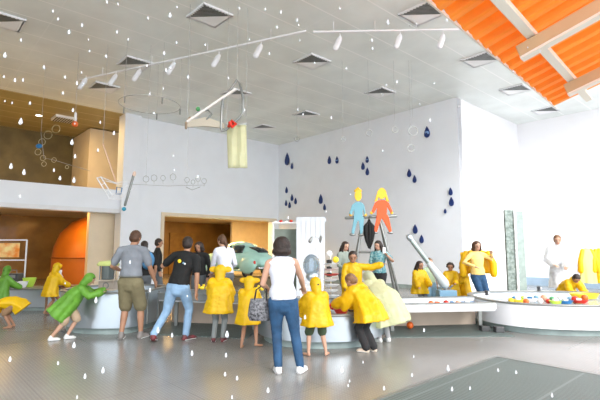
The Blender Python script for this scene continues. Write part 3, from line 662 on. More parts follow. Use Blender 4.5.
CT=[(511,9.0,TYEL,'ball'),(514,9.4,TBLUE,'ball'),(519,9.0,TYEL,'boat'),(523,9.5,LIME,'ball'),(526,8.8,ORG,'ball'),(531,9.2,TWHT,'boat'),(536,9.6,PALEB,'ball'),(540,8.9,TWHT,'ball'),(544,9.4,PEACH,'ball'),(548,8.9,RED,'ball'),
 (552,9.3,TGRN,'ball'),(556,8.8,LIME,'boat'),(561,9.2,TWHT,'ball'),(566,8.8,TBLUE,'boat'),(570,9.2,PALEB,'ball'),(575,9.0,RED,'ball'),(580,8.9,RED,'boat'),(585,9.4,ORG,'ball')]
cn={TYEL:'yellow',TBLUE:'blue',LIME:'lime',ORG:'orange',TWHT:'white',PALEB:'pale blue',PEACH:'peach',RED:'red',TGRN:'green'}
seen={}
for i,(px,Y,m,k) in enumerate(CT):
    pos=('at the left end' if px<522 else 'left of the middle' if px<545 else 'before the bending child' if px<572 else 'beside the yellow tray')
    l='%s toy %s in the white oval table, %s'%(cn[m],k,pos); seen[l]=seen.get(l,0)+1
    if k=='ball': toyball(px,299,Y,random.uniform(.045,.07),m,l,zc+.02)
    else: boat(px,Y,zc+.03,m,TWHT if m!=TWHT else TBLUE,l,1.0,random.uniform(-.5,.5))
q=at(583,298,9.75); o=empty('toy_tray',V((q.x,9.7,zc+.04)),'big yellow rounded tray at the right end of the oval table','tray')
bm=bmesh.new(); lathe(bm,[(0,0),(.24,0),(.30,.10),(.28,.10),(.22,.015),(0,.015)],n=28,sy=.7); obj('tray_shell',bm,TYEL,o,True)
bm=bmesh.new(); lathe(bm,[(0,.02),(.2,.02),(.21,.05),(0,.055)],n=20,sy=.7); obj('sand',bm,mat('brown sand',(.35,.16,.06),.8),o)
# red bowls and toys in the centre
zb=.52
q=at(297,305,7.5); bowl(V((q.x,7.5,zb-.10)),.17,.16,mat('orange red plastic',(.88,.12,.02),.35),'large red orange tub at the left of the middle table','tub',name='tub')
q=at(341,303,7.6); bowl(V((q.x,7.6,zb-.10)),.15,.16,RED,'red tub right of the child with the small hood','tub',name='tub')
q=at(333,303,7.75); toyball(333,300,8.0,.07,RED,'red ball behind the red tub on the middle table',zb-.09)
toyball(302,304,7.3,.06,ORG,'orange ball in front of the red orange tub',zb-.09)
q=at(352,303,7.9); bowl(V((q.x,7.9,zb-.10)),.12,.12,mat('dark toy',(.07,.05,.05),.5),'dark bowl beside the child leaning over the middle table')
# tower of white dishes
q=at(331,300,8.5); o=empty('dish_tower',V((q.x,8.5,zb-.14)),'tall steel rod stacked with white dishes and a red one','tower')
bm=bmesh.new(); tube(bm,[(0,0,0),(0,0,1.02)],.012,8); obj('rod',bm,CHROME,o)
bm=bmesh.new(); tube(bm,[(-.12,0,0),(-.12,0,.98)],.012,8); obj('rod',bm,CHROME,o)
for k in range(7):
    z=.22+k*.10; bm=bmesh.new(); m=RED if k==4 else TWHT; lathe(bm,[(0,z),(.10,z),(.15,z+.035),(.14,z+.035),(.09,z+.008),(0,z+.008)],c=(.01*(-1)**k,0,0),n=20); obj('dish',bm,m,o,True)
for k in range(3): bm=bmesh.new(); lathe(bm,[(0,0),(.05,0),(.05,.07),(0,.08)],c=(-.03,0.0,.60+k*.12),n=14); obj('black_cup',bm,BLACK,o)
bm=bmesh.new(); ell(bm,(-.03,-.05,1.03),.06); obj('white_ball',bm,TWHT,o,True); bm=bmesh.new(); ell(bm,(.09,-.05,.92),.06); obj('yellow_ball',bm,TYEL,o,True)
# clear framed tank
x0=at(301,290,8.2).x; x1=at(322,290,8.2).x; zt=at(310,246,8.2).z; o=empty('tank_frame',V(((x0+x1)/2,8.25,zb-.14)),'white square frame holding clear curved blue panels on the middle table','rack')
w=(x1-x0)/2; h=zt-zb+.14
for sx in (-1,1):
    for sy in (-1,1): bm=bmesh.new(); beam(bm,(sx*w,sy*.2,0),(sx*w,sy*.2,h),.022,.022); obj('post',bm,TWHT,o)
for z in (h,.45):
    bm=bmesh.new()
    for sy in (-1,1): beam(bm,(-w,sy*.2,z),(w,sy*.2,z),.022,.022)
    for sx in (-1,1): beam(bm,(sx*w,-.2,z),(sx*w,.2,z),.022,.022)
    obj('rail',bm,TWHT,o)
bm=bmesh.new(); ell(bm,(0,0,h-.35),(w*.8,.12,.2)); obj('clear_drum',bm,mat('clear blue acrylic',(.50,.60,.68),.1,trans=.75,ior=1.2),o,True)
bm=bmesh.new(); ell(bm,(.02,-.02,.62),(.12,.12,.1)); obj('grey_pan',bm,STEEL,o,True)
# shower pipe
x=at(316,240,8.9).x; o=empty('shower_pipe',V((x,8.9,zb-.14)),'thin curved shower pipe with dark nozzles above the framed tank','pipe')
z=at(316,236,8.9).z-zb+.14; bm=bmesh.new(); tube(bm,[(.06,0,0),(.06,0,z-.1),(.04,0,z-.02),(-.02,0,z),(-.1,0,z-.03)],.012,8); obj('pipe',bm,CHROME,o,True)
bm=bmesh.new(); tube(bm,[(-.08,0,z-.03),(-.12,-.03,z-.1)],[.02,.04],10); tube(bm,[(.08,0,z-.12),(.1,-.03,z-.02)],[.02,.03],10); obj('nozzle',bm,STEELD,o,True)
# back display shelf kiosk near the corner (white header with red ornaments)
q=at(286,250,15); o=empty('display_kiosk',V((q.x,15,0)),'pale kiosk with a scalloped header near the back corner','kiosk')
zt=at(286,223,15).z; w=.42
bm=bmesh.new(); box(bm,(0,.15,zt/2-.1),(w*2,.04,zt-.2)); obj('back_board',bm,GGREY,o)
for s in (-1,1): bm=bmesh.new(); box(bm,(s*w,0,zt/2),(.05,.3,zt)); obj('side_post',bm,TWHT,o)
bm=bmesh.new(); box(bm,(0,0,zt),(w*2+.1,.34,.05)); obj('header',bm,TWHT,o)
for k,m in enumerate((TWHT,RED,TWHT,RED,TWHT)): bm=bmesh.new(); ell(bm,(-.34+k*.17,-.15,zt+.02+.03*(k%2)),(.06,.03,.05)); obj('ornament',bm,m,o,True)
q=at(311,250,14.5); o=empty('white_screen',V((q.x,14.5,0)),'tall white ribbed screen behind the framed tank','screen')
zt=at(311,217,14.5).z; bm=bmesh.new()
for k in range(6): box(bm,(-.4+k*.155,0,zt/2),(.145,.03,zt))
obj('slats',bm,mat('pale grey screen',(.62,.65,.70),.6),o)
for z in (.1,zt-.1): bm=bmesh.new(); box(bm,(0,0.03,z),(1.0,.05,.1)); obj('cross_rail',bm,mat('pale grey screen',(.62,.65,.70),.6),o)
# slanted grey tube on a blue stand
D=10.4; a=at(409,237,D); b=at(446,286,D); p=V((b.x,D,0)); o=empty('water_cannon',p,'long slanted grey green tube on a pale blue stand','tube')
TUBEM=mat('grey green tube',(.32,.38,.36),.35,metal=.3)
bm=bmesh.new(); tube(bm,[a-p,b-p],.055,14); obj('tube',bm,TUBEM,o,True)
bm=bmesh.new(); tube(bm,[a-p,(a.lerp(b,.04))-p],.068,14); obj('tube_rim',bm,STEEL,o,True)
bm=bmesh.new(); tube(bm,[a.lerp(b,.55)-p,b.lerp(a,.05)-p],[.07,.12],14); obj('sleeve',bm,mat('frosted grey sleeve',(.55,.60,.60),.3),o,True)
bm=bmesh.new(); box(bm,(0,.0,.28),(.40,.3,.56)); obj('stand',bm,PALEB,o,bevel=.01)
bm=bmesh.new(); tube(bm,[(0,0,.55),b-p],.05,10); obj('bracket',bm,STEELD,o)
bm=bmesh.new(); tube(bm,[b-p,(b-p)+V((.06,-.06,-.05)),(b-p)+V((.12,-.08,.02))],.02,8); obj('crank',bm,STEELD,o,True)
# tall panel column
D=11.2; tl=at(507,210,D); zt=tl.z; x=at(513,240,D).x; o=empty('water_wall_panel',V((x+.02,D,0)),'tall grey green bubble panel standing behind the oval table','panel')
PM=mat('grey green mesh panel',(.12,.16,.14),.35,bump=.6,bscale=45,vcol=(.30,.35,.32),vscale=16)
bm=bmesh.new(); box(bm,(-.10,0,zt/2),(.23,.08,zt)); obj('left_panel',bm,PM,o,bevel=.01)
bm=bmesh.new(); box(bm,(.15,0,zt/2-.02),(.2,.08,zt-.04)); obj('right_panel',bm,mat('pale green panel',(.28,.34,.31),.3,var=.1,vscale=9),o,bevel=.01)
bm=bmesh.new(); tube(bm,[(.02,-.06,.1),(.02,-.06,zt-.03)],.028,8); obj('tube',bm,TWHT,o)
for k in range(22): bm=bmesh.new(); ell(bm,(.02+random.uniform(-.02,.02),-.085,.3+k*.1),(.025,.012,.03),n=10,m=6); obj('bubble',bm,TWHT,o,True)
bm=bmesh.new(); box(bm,(0,0,.05),(.5,.4,.10)); obj('base',bm,STEELD,o,bevel=.01)
# round steel knob on the far rim of table C
for px,l in ((487,'small dark tap on the left rim of the oval table'),(539,'small dark tap on the far rim of the oval table')):
    Y=9.4 if px==487 else 10.45; q=at(px,296 if px==487 else 291,Y); xx=max(q.x,3.62); o=empty('tap',V((xx,Y,.54)),l,'tap'); bm=bmesh.new(); lathe(bm,[(0,0),(.04,0),(.03,.04),(.045,.07),(.03,.10),(0,.10)],n=14); obj('tap_body',bm,CHAR,o,True)
    bm=bmesh.new(); tube(bm,[(0,0,.08),(0,-.09,.08),(0,-.1,.05)],.012,6); obj('spout',bm,CHROME,o,True)
# raincoat rail at the right
o=empty('coat_rail',V((8.2,12,0)),'steel rail with yellow raincoats at the right edge','coat rail')
for x in (-.78,.9): bm=bmesh.new(); tube(bm,[(x,.0,0.02),(x,0,1.58)],.014,8); obj('post',bm,PANW,o); bm=bmesh.new(); box(bm,(x,0,.015),(.06,.5,.03)); obj('foot',bm,PANW,o)
bm=bmesh.new(); tube(bm,[(-.78,0,1.58),(.9,0,1.58)],.012,8); obj('crossbar',bm,PANW,o)
for k,(dx,lab) in enumerate([(-.50,'leftmost yellow raincoat hanging on the rail at the right edge'),(-.15,'middle yellow raincoat hanging on the rail at the right edge'),(.20,'yellow raincoat on the rail cut by the right edge of the photo')]):
    c=empty('hanging_raincoat',V((8.2+dx,12,1.54)),lab,'raincoat','raincoats on the rail')
    bm=bmesh.new(); rings=[]
    for i in range(12):
        t=i/11; z=-.02-t*.92; ring=[]
        for j in range(36):
            a=2*PI*j/36; rr=1+ (.12*t)*math.sin(6*a+k)+.05*t*math.sin(11*a+2*k); w_=(.05+.14*min(1,t*5))*rr*(1+.15*t); ring.append(bm.verts.new((w_*math.cos(a),.09*math.sin(a)*rr*(.5+t),z)))
        rings.append(ring)
    for a_,b_2 in zip(rings,rings[1:]):
        for j in range(36): bm.faces.new([a_[j],a_[(j+1)%36],b_2[(j+1)%36],b_2[j]])
    bm.faces.new(rings[0]); obj('coat_body',bm,YELP if k==0 else YEL,c,True)
    for s in (-1,1): bm=bmesh.new(); tube(bm,[(s*.12,0,-.08),(s*.21,-.03,-.35),(s*.23,-.05,-.62)],[.05,.06,.07],12); obj('sleeve',bm,YEL,c,True)
    bm=bmesh.new(); tube(bm,[(0,0,-.02),(0,0,.04),(.0,.02,.06)],.006,6); obj('hanger_hook',bm,CHROME,c)

# ================================================================ THE CAR
HD=V((-.84,.54,0)).normalized(); ang=math.atan2(HD.y,HD.x)
o=empty('vintage_car',V((-2.95,20.3,.29)),'mint green rounded vintage car standing in the wide doorway','car',None,ang)
bm=bmesh.new(); 
# body along +x (front)
def sec(x,zc,hz,wy): return (x,zc,hz,wy)
secs=[(-2.0,.62,.10,.35),(-1.9,.66,.24,.58),(-1.6,.70,.34,.66),(-1.1,.74,.40,.70),(-.4,.70,.40,.74),(.4,.70,.40,.74),(.9,.70,.38,.68),(1.4,.66,.34,.56),(1.8,.60,.25,.42),(1.98,.55,.12,.28)]
rings=[]
for x,zc,hz,wy in secs:
    rings.append([bm.verts.new((x,math.copysign(abs(math.cos(a))**.7,math.cos(a))*wy,zc+math.copysign(abs(math.sin(a))**.8,math.sin(a))*hz)) for a in [2*PI*j/28 for j in range(28)]])
for a_,b_2 in zip(rings,rings[1:]):
    for j in range(28): bm.faces.new([a_[j],a_[(j+1)%28],b_2[(j+1)%28],b_2[j]])
bm.faces.new(rings[0][::-1]); bm.faces.new(rings[-1])
ell(bm,(-.32,0,.98),(1.18,.64,.56),n=28,m=16)
ell(bm,(-.95,0,.85),(.92,.54,.48),n=28,m=16)
for x in (-1.28,1.27):
    for s in (-1,1): ell(bm,(x,s*.66,.50),(.46,.16,.36),n=20,m=12)
for s in (-1,1): box(bm,(0,s*.72,.30),(1.9,.16,.08))
organic('body',bm,MINT,o,.035,4)
def carwin(x0,x1,z0,z1,s,name='side_window'):
    bm=bmesh.new(); rows=[]
    for i in range(7):
        z=z0+(z1-z0)*i/6; row=[]
        for j in range(9):
            u=j/8; xa=x0+(x1-x0)*u
            if i==6 : xa=x0+(x1-x0)*(.12+.76*u)
            k=1-((xa+.32)/1.18)**2-((z-.98)/.56)**2
            row.append(bm.verts.new((xa,s*(.64*math.sqrt(max(k,.0))+.012),z)))
        rows.append(row)
    for i in range(6):
        for j in range(8): bm.faces.new([rows[i][j],rows[i][j+1],rows[i+1][j+1],rows[i+1][j]])
    w=obj(name,bm,CARG,o,True); m=w.modifiers.new('s','SOLIDIFY'); m.thickness=.02; m.offset=0
for s in (-1,1): carwin(-.26,.50,.99,1.37,s); carwin(-.92,-.38,1.04,1.37,s)
def carglass(xc,a0,a1,z0,z1,name):
    bm=bmesh.new(); rows=[]
    for i in range(6):
        z=z0+(z1-z0)*i/5; row=[]
        for j in range(9):
            y=a0+(a1-a0)*j/8; k=1-(y/.64)**2-((z-.98)/.56)**2; k2=1-(y/.55)**2-((z-.85)/.5)**2; xx=-.32+xc*1.18*math.sqrt(max(k,0))+xc*.02
            if xc<0: xx=min(xx,-.95-.95*math.sqrt(max(k2,0))-.02)
            row.append(bm.verts.new((xx,y,z)))
        rows.append(row)
    for i in range(5):
        for j in range(8): bm.faces.new([rows[i][j],rows[i][j+1],rows[i+1][j+1],rows[i+1][j]])
    w=obj(name,bm,CARG,o,True); m=w.modifiers.new('s','SOLIDIFY'); m.thickness=.02; m.offset=0
carglass(1,-.44,.44,1.04,1.36,'windscreen'); carglass(-1,-.34,.34,1.06,1.30,'rear_window')
for x in (-1.28,1.27):
    for s in (-1,1):
        bm=bmesh.new(); tube(bm,[(x+.25*math.cos(k*PI/12),s*.66,.30+.25*math.sin(k*PI/12)) for k in range(24)],.06,10,closed=True); w=obj('wheel',bm,BLACK,o,True)
        bm=bmesh.new(); ell(bm,(x,s*.69,.30),(.19,.04,.19)); h_=obj('hubcap',bm,CHROME,o,True); h_.parent=w
for x in (-2.08,2.05): bm=bmesh.new(); tube(bm,[(x*.93,-.72,.42),(x,-.4,.42),(x,.4,.42),(x*.93,.72,.42)],.045,8); obj('bumper',bm,CHROME,o,True)
for s in (-1,1):
    bm=bmesh.new(); ell(bm,(1.62,s*.62,.66),(.08,.11,.11)); obj('headlight',bm,CHROME,o,True); bm=bmesh.new(); ell(bm,(-1.66,s*.66,.62),(.06,.07,.10)); obj('tail_light',bm,RED,o,True)
    bm=bmesh.new(); tube(bm,[(.1,s*.70,.98),(.26,s*.70,.98)],.014,6); obj('door_handle',bm,CHROME,o)
bm=bmesh.new(); prism(bm,[(-2.3,-1.05),(2.3,-1.05),(2.3,1.05),(-2.3,1.05)],0,.28)
pl=obj('car_platform',bm,mat('dark display platform',(.20,.16,.10),.5)); pl.location=(-2.95,20.3,0); pl.rotation_euler=(0,0,ang); tag(pl,'low dark platform under the mint green car','platform')
#END_PART_2
# ================================================================ PEOPLE
def ik(a,b,l1,l2,hint):
    a,b=V(a),V(b); d=b-a; L=d.length; mx=(l1+l2)*.985
    if L>mx: b=a+d*(mx/L); d=b-a; L=mx
    u=d/L; x=(l1*l1-l2*l2+L*L)/(2*L); h=math.sqrt(max(l1*l1-x*x,0)); s=V(hint)-u*V(hint).dot(u)
    s=s.normalized() if s.length>1e-4 else V((0,1,0)); return a+u*x+s*h,b
def ftube(bm,pts,rad,fold,k,side,n=40,ph=0.0):
    """folded cloth tube with flat ends"""
    pts=[V(p) for p in pts]; s=V(side); rings=[]
    for i,p in enumerate(pts):
        d=(pts[min(i+1,len(pts)-1)]-pts[max(i-1,0)]).normalized(); s=(s-d*s.dot(d)).normalized(); t=d.cross(s); r=rad[i]; f=fold[i]
        ring=[]
        for j in range(n):
            a=2*PI*j/n; m=1+f*(math.sin(k*a+ph)+.5*math.sin((k*2-1)*a+ph*2+i*.3))
            ring.append(bm.verts.new(p+s*math.cos(a)*r[0]*m+t*math.sin(a)*r[1]*m))
        rings.append(ring)
    for a,b in zip(rings,rings[1:]):
        for j in range(n): bm.faces.new([a[j],a[(j+1)%n],b[(j+1)%n],b[j]])
    bm.faces.new(rings[0][::-1]); bm.faces.new(rings[-1])
def human(label,loc,face,H,hip=(0,0,None),lean=0,roll=0,twist=0,hp=0,hy=0,hands=(None,None),feet=((-.055,0),(.055,0)),fz=(0,0),toe=(0,0),child=False,female=False,
          skin=SKIN,top=None,bottom=None,shoes=None,sole=SOLE,coat=None,hair=None,faceon=False,vox=.008,group=None,elbow=((-.5,-.6,-.7),(.5,-.6,-.7)),belt=None):
    o=empty('person',V((loc[0],loc[1],0)),label,'person',group,-R(face))
    h=H; hh=h*(.165 if child else .135); wsh=h*(.098 if child else (.098 if female else .112)); whp=h*.052
    hz=hip[2] if hip[2] is not None else h*(.48 if child else .515)
    Hc=V((hip[0],hip[1],hz))
    q=Quaternion((0,1,0),R(roll))@Quaternion((1,0,0),-R(lean)); d=q@V((0,0,1)); q2=q@Quaternion((0,0,1),-R(twist))
    r=q2@V((1,0,0)); rh=Quaternion((0,0,1),-R(twist*.4))@V((1,0,0)); f=d.cross(r)*-1; f=r.cross(d)*-1 if r.cross(d).y<0 else r.cross(d)
    f=d.cross(r).normalized()
    tl=h*(.285 if child else .30); S=Hc+d*tl; W=Hc+d*tl*.38; Ch=Hc+d*tl*.76
    qh=Quaternion((0,0,1),-R(hy))@Quaternion((1,0,0),-R(hp)); hu=qh@V((0,0,1)); hr=qh@V((1,0,0)); hf=qh@V((0,1,0))
    Nb=S+d*h*.012; nd=(d+hu).normalized(); Hd=Nb+nd*(h*.035)+hu*hh*.46+hf*hh*.06
    hw=hh*(.37 if child else .345); hd_=hh*.42; sc=h/1.7
    # --- limbs
    la=h*.168; lf=h*.145; ll=hz*.50 if False else h*.245
    SH=[S-r*wsh-d*h*.015,S+r*wsh-d*h*.015]; AN=[];KN=[];EL=[];WR=[]
    for i in (0,1):
        sgn=-1 if i==0 else 1
        t=hands[i]; t=V(t) if t is not None else SH[i]+V((sgn*h*.035,h*.03,-h*.30))
        e,w=ik(SH[i],t,la,lf,elbow[i]); EL.append(e); WR.append(w)
        hj=Hc+rh*whp*sgn; fa=V((feet[i][0],feet[i][1],h*.045+fz[i])); k,a=ik(hj,fa,h*.242,h*.242,(0.05*sgn,1,0)); KN.append(k); AN.append(a)
    # --- body, one continuous surface
    bm=bmesh.new(); g=.9 if child else 1
    fw=.094 if female else .098
    tube(bm,[Hc-d*h*.02,Hc+d*tl*.12,W,Ch,S-d*h*.02],[(h*.085,h*.058),(h*.088,h*.060),(h*(.066 if female else .078),h*.052),(h*.088,h*.062),(h*.075,h*.045)],16,side=tuple(r))
    tube(bm,[S-r*wsh*.9-d*h*.012,S+d*h*.006,S+r*wsh*.9-d*h*.012],[h*.030,h*.036,h*.030],10)
    tube(bm,[S-d*h*.01,Nb+nd*h*.02,Hd-hu*hh*.25],[h*.034,h*.030,h*.030],12)
    # head
    RM=Matrix((hr,hf,hu)).transposed()
    ell(bm,Hd+hu*hh*.10,(hw,hd_,hh*.40),RM,20,14); ell(bm,Hd+hf*hh*.07-hu*hh*.20,(hw*.74,hd_*.72,hh*.29),RM,16,10)
    tube(bm,[Hd+hf*hd_*.93+hu*hh*.06,Hd+hf*(hd_*1.12)-hu*hh*.07],[hh*.035,hh*.062],8)
    for s_ in (-1,1): ell(bm,Hd+hr*hw*s_*1.0-hf*hh*.02-hu*hh*.02,(hh*.03,hh*.06,hh*.09),RM,10,8)
    for i in (0,1):
        sgn=-1 if i==0 else 1
        tube(bm,[SH[i],SH[i].lerp(EL[i],.35),EL[i],EL[i].lerp(WR[i],.35),WR[i]],[h*.029*g,h*.028*g,h*.0225*g,h*.0235*g,h*.0155*g],12)
        fd=(WR[i]-EL[i]).normalized(); sd=fd.cross(V((0,0,1))); sd=(sd if sd.length>.15 else fd.cross(V((0,1,0)))).normalized()
        if abs(fd.z)>.8: sd=V((0,1,0))-fd*fd.y; sd.normalize()
        up=sd.cross(fd).normalized(); pl=h*.05
        tube(bm,[WR[i],WR[i]+fd*pl*.5,WR[i]+fd*pl],[(h*.016,h*.011),(h*.023,h*.011),(h*.024,h*.010)],10,side=tuple(sd))
        dn=up if up.z<0 else -up
        fr=max(.0055,h*.0048)
        for k,fl in enumerate((.85,1,.95,.75)):
            b=WR[i]+fd*pl*.95+sd*(k-1.5)*h*.0125; L=h*.044*fl
            tube(bm,[b,b+fd*L*.5+dn*L*.10,b+fd*L*.85+dn*L*.42],[fr*1.1,fr,fr*.85],6)
        tsd=sd if (sd.y>0 or (abs(sd.y)<.2 and sd.x*sgn<0)) else -sd
        b=WR[i]+fd*pl*.3+tsd*h*.015; tube(bm,[b,b+tsd*h*.018+fd*h*.016,b+tsd*h*.022+fd*h*.036],[fr*1.3,fr*1.15,fr*.95],6)
        hj=Hc+rh*whp*sgn
        tube(bm,[hj,hj.lerp(KN[i],.4),KN[i],KN[i].lerp(AN[i],.35),AN[i]],[h*.052*g,h*.046*g,h*.031,h*.032,h*.019],12)
        ta=R(toe[i]); fdv=V((math.sin(ta),math.cos(ta),0)); A0=AN[i]; dz=-(A0.z-fz[i])+h*.018; back=V((0,0,fz[i]*.0))
        tipz=h*.016 if fz[i]<.03 else h*.016-fz[i]*.0
        heel=V((A0.x,A0.y,A0.z-h*.027))-fdv*h*.015; ball_=V((A0.x,A0.y,max(h*.016,A0.z-h*.03-fz[i]*.9)))+fdv*h*.075; tip=V((ball_.x,ball_.y,h*.014 if fz[i]==0 else ball_.z))+fdv*h*.025
        tube(bm,[A0,heel],[h*.02,h*.019],10); tube(bm,[heel,ball_,tip],[(h*.019,h*.018),(h*.026,h*.016),(h*.022,h*.012)],10,side=(fdv.y,-fdv.x,0))
        AN[i]=(A0,heel,ball_,tip,fdv)
    body=organic('body',bm,skin,o,vox,3)
    # --- face
    if faceon:
        for s_ in (-1,1):
            bm=bmesh.new(); ell(bm,Hd+hf*hd_*.90+hr*hw*.42*s_+hu*hh*.03,(hh*.045,hh*.03,hh*.03),RM,10,8); obj('eye',bm,EYE,o,True)
            bm=bmesh.new(); tube(bm,[Hd+hf*hd_*.96+hr*hw*.22*s_+hu*hh*.12,Hd+hf*hd_*.90+hr*hw*.62*s_+hu*hh*.12],hh*.014,6); obj('eyebrow',bm,hair[0] if hair else HAIRD,o,True)
        bm=bmesh.new(); ell(bm,Hd+hf*hd_*.90-hu*hh*.24,(hh*.11,hh*.05,hh*.03),RM,12,8); obj('mouth',bm,LIP,o,True)
    # --- hair
    if hair:
        hm,st=hair; bm=bmesh.new(); ell(bm,Hd+hu*hh*.15-hf*hh*.05,(hw*1.08,hd_*1.03,hh*.42),RM,20,14); ell(bm,Hd-hu*hh*.05-hf*hh*.14,(hw*1.02,hd_*.82,hh*.34),RM,16,10)
        if st=='bob':
            ell(bm,Hd+hu*hh*.02-hf*hh*.10,(hw*1.46,hd_*1.14,hh*.55),RM,20,14); ell(bm,Hd-hu*hh*.32-hf*hh*.16,(hw*1.62,hd_*.96,hh*.30),RM,18,12)
        if st=='long':
            ell(bm,Hd+hu*hh*.1-hf*hh*.08,(hw*1.22,hd_*1.1,hh*.46),RM,20,14)
            for s_ in (-1,0,1): tube(bm,[Hd+hr*hw*.75*s_-hf*hh*.25,Hd+hr*hw*1.0*s_-hf*hh*.33-hu*hh*.5,Nb+r*hw*.95*s_-f*h*.055-d*h*.06,Nb+r*hw*.8*s_-f*h*.075-d*h*.14],[hh*.18,hh*.2,hh*.2,hh*.1],10)
            for s_ in (-1,1): tube(bm,[Hd+hr*hw*.95*s_+hu*hh*.1,Hd+hr*hw*1.12*s_-hu*hh*.4,Nb+r*hw*1.05*s_+f*h*.03-d*h*.05],[hh*.1,hh*.12,hh*.07],10)
        if st=='tail':
            ell(bm,Hd+hu*hh*.42-hf*hh*.22,hh*.17,None,14,10); tube(bm,[Hd-hf*hh*.3,Hd-hf*hh*.42-hu*hh*.45,Hd-hf*hh*.36-hu*hh*.8],[hh*.22,hh*.17,hh*.06],10)
        if st=='curly':
            for k in range(26):
                a=k*2.4; zz=1-2*((k+.5)/26)*.62; rr=math.sqrt(max(0,1-zz*zz)); pd=hr*rr*math.cos(a)+hf*rr*math.sin(a)*.9+hu*zz
                if pd.dot(hf)>.55 and zz<.5: continue
                ell(bm,Hd+hu*hh*.06-hf*hh*.06+V((pd.x*hw*1.12,pd.y*hd_*1.0,pd.z*hh*.46)),hh*.12,None,8,6)
        # open the face
        hobj=organic('hair',bm,hm,o,.008 if vox<.009 else .012,2,.012*sc,.02)
        if True:
            me=hobj.data; b2=bmesh.new(); b2.from_mesh(me)
            rm=[v for v in b2.verts if (v.co-Hd).dot(hf)>hd_*.35 and (v.co-Hd).dot(hu)<hh*(.22) and abs((v.co-Hd).dot(hr))<hw*.80]
            bmesh.ops.delete(b2,geom=rm,context='VERTS'); b2.to_mesh(me); b2.free()
    # --- clothes
    def torso(bm,off,lo=0.0,wide=1.0):
        tube(bm,[Hc-d*h*(.02-lo),Hc+d*tl*.15,W,Ch,S-d*h*.012],[(h*.088*wide+off,h*.062*wide+off),(h*.088*wide+off,h*.062+off),(h*(.070 if female else .083)*wide+off,h*.056+off),(h*.091+off,h*.066+off),(h*.078+off,h*.046+off)],20,side=tuple(r))
    if top:
        tm,slv=top; bm=bmesh.new(); b_lo=.052 if belt else .012
        ftube(bm,[Hc+d*h*b_lo,Hc+d*tl*.24,W+d*h*.01,Ch,S-d*h*.005],[(h*.104,h*.082),(h*.102,h*.078),(h*(.082 if female else .094),h*.068),(h*.098+.008,h*.070+.006),(h*.080,h*.048)],[.02,.01,.01,.005,0],5,tuple(r))
        tube(bm,[S-r*wsh*.92-d*h*.012,S+d*h*.004,S+r*wsh*.92-d*h*.012],[h*.038,h*.046,h*.038] if slv!='none' else [h*.028,h*.044,h*.028],12)
        for i in (0,1):
            if slv=='short': tube(bm,[SH[i],SH[i].lerp(EL[i],.72)],[h*.040,h*.038],12)
            if slv=='long': tube(bm,[SH[i],EL[i],WR[i].lerp(EL[i],.08)],[h*.038,h*.031,h*.024],12)
        organic('shirt',bm,tm,o,.012 if vox<.01 else .014,3,.016*sc,.10)
    if bottom:
        tm,lg=bottom; bm=bmesh.new(); tube(bm,[Hc-d*h*.03,Hc+d*h*.0,Hc+d*h*.045],[(h*.088,h*.068),(h*.096,h*.070),(h*.091,h*.066)],18,side=tuple(rh))
        for i in (0,1):
            sgn=-1 if i==0 else 1; hj=Hc+rh*whp*sgn; a=AN[i][0]
            if lg=='long': tube(bm,[hj,hj.lerp(KN[i],.4),KN[i],KN[i].lerp(a,.4),a+V((0,0,h*.006))],[h*.062,h*.055,h*.040,h*.037,h*.031],14)
            if lg=='wide': tube(bm,[hj,hj.lerp(KN[i],.4),KN[i],KN[i].lerp(a,.5),a+V((0,0,h*.006))],[h*.064,h*.060,h*.050,h*.048,h*.046],14)
            if lg=='short': tube(bm,[hj,hj.lerp(KN[i],.5),KN[i].lerp(hj,.03)],[h*.066,h*.062,h*.060],14)
        organic({'long':'trousers','wide':'trousers','short':'shorts'}[lg],bm,tm,o,.012,3,.014*sc,.08)
    if belt:
        bm=bmesh.new(); b0=Hc+d*h*.047; ca=[]
        rr=rh; ff=d.cross(rr).normalized()
        tube(bm,[b0+rr*math.cos(a)*h*.100+ff*math.sin(a)*h*.079 for a in [2*PI*k/28 for k in range(28)]],h*.008,6,closed=True); obj('belt',bm,belt,o,True)
    if shoes:
        for i in (0,1):
            A0,heel,bl,tip,fdv=AN[i]; bm=bmesh.new(); sd_=(fdv.y,-fdv.x,0); e=.008*sc
            tube(bm,[A0+V((0,0,h*.004)),heel],[h*.027,h*.026],12); tube(bm,[heel-fdv*h*.004,bl+V((0,0,.003)),tip],[(h*.025,h*.023),(h*.031,h*.022),(h*.026,h*.016)],12,side=sd_)
            s=organic('shoe',bm,shoes,o,.008,2)
            bm=bmesh.new(); dz=V((0,0,h*.010)); tube(bm,[heel-V((0,0,h*.013)),bl-V((0,0,h*.009)),tip-V((0,0,h*.007))],[(h*.026,h*.006),(h*.032,h*.006),(h*.027,h*.006)],12,side=sd_); s2=obj('sole',bm,sole,s,True)
    if coat:
        cm=coat['m']; hem=coat['hem']; wd=coat.get('w',.26); bm=bmesh.new(); nk=S+d*h*.015; wy=coat.get('wy',wd*.72)
        drift=V(coat.get('drift',(0,0,0))); hc=Hc-d*h*.02; end=V((hc.x,hc.y,hem))+drift
        amp=coat.get('fold',.05)
        m1=hc.lerp(end,.5)+V((0,0,0)); pts=[nk,S-d*h*.03,Ch,Hc.lerp(W,.5),m1,end]
        rd=[(h*.055,h*.045),(h*.115,h*.075),(h*.135+.01,h*.10),(wd*.78,wy*.82),(wd*.92,wy*.95),(wd,wy)]
        ftube(bm,pts,rd,[0,.01,amp*.3,amp*.8,amp,amp*1.3],coat.get('k',6),r,ph=loc[0]*3)
        tube(bm,[S-r*wsh*.95-d*h*.015,S+d*h*.008,S+r*wsh*.95-d*h*.015],[h*.046,h*.056,h*.046],12)
        sw=coat.get('sl',1.0)
        for i in (0,1): tube(bm,[SH[i],EL[i],WR[i].lerp(EL[i],.05)],[h*.056*sw,h*.058*sw,h*.056*sw],14)
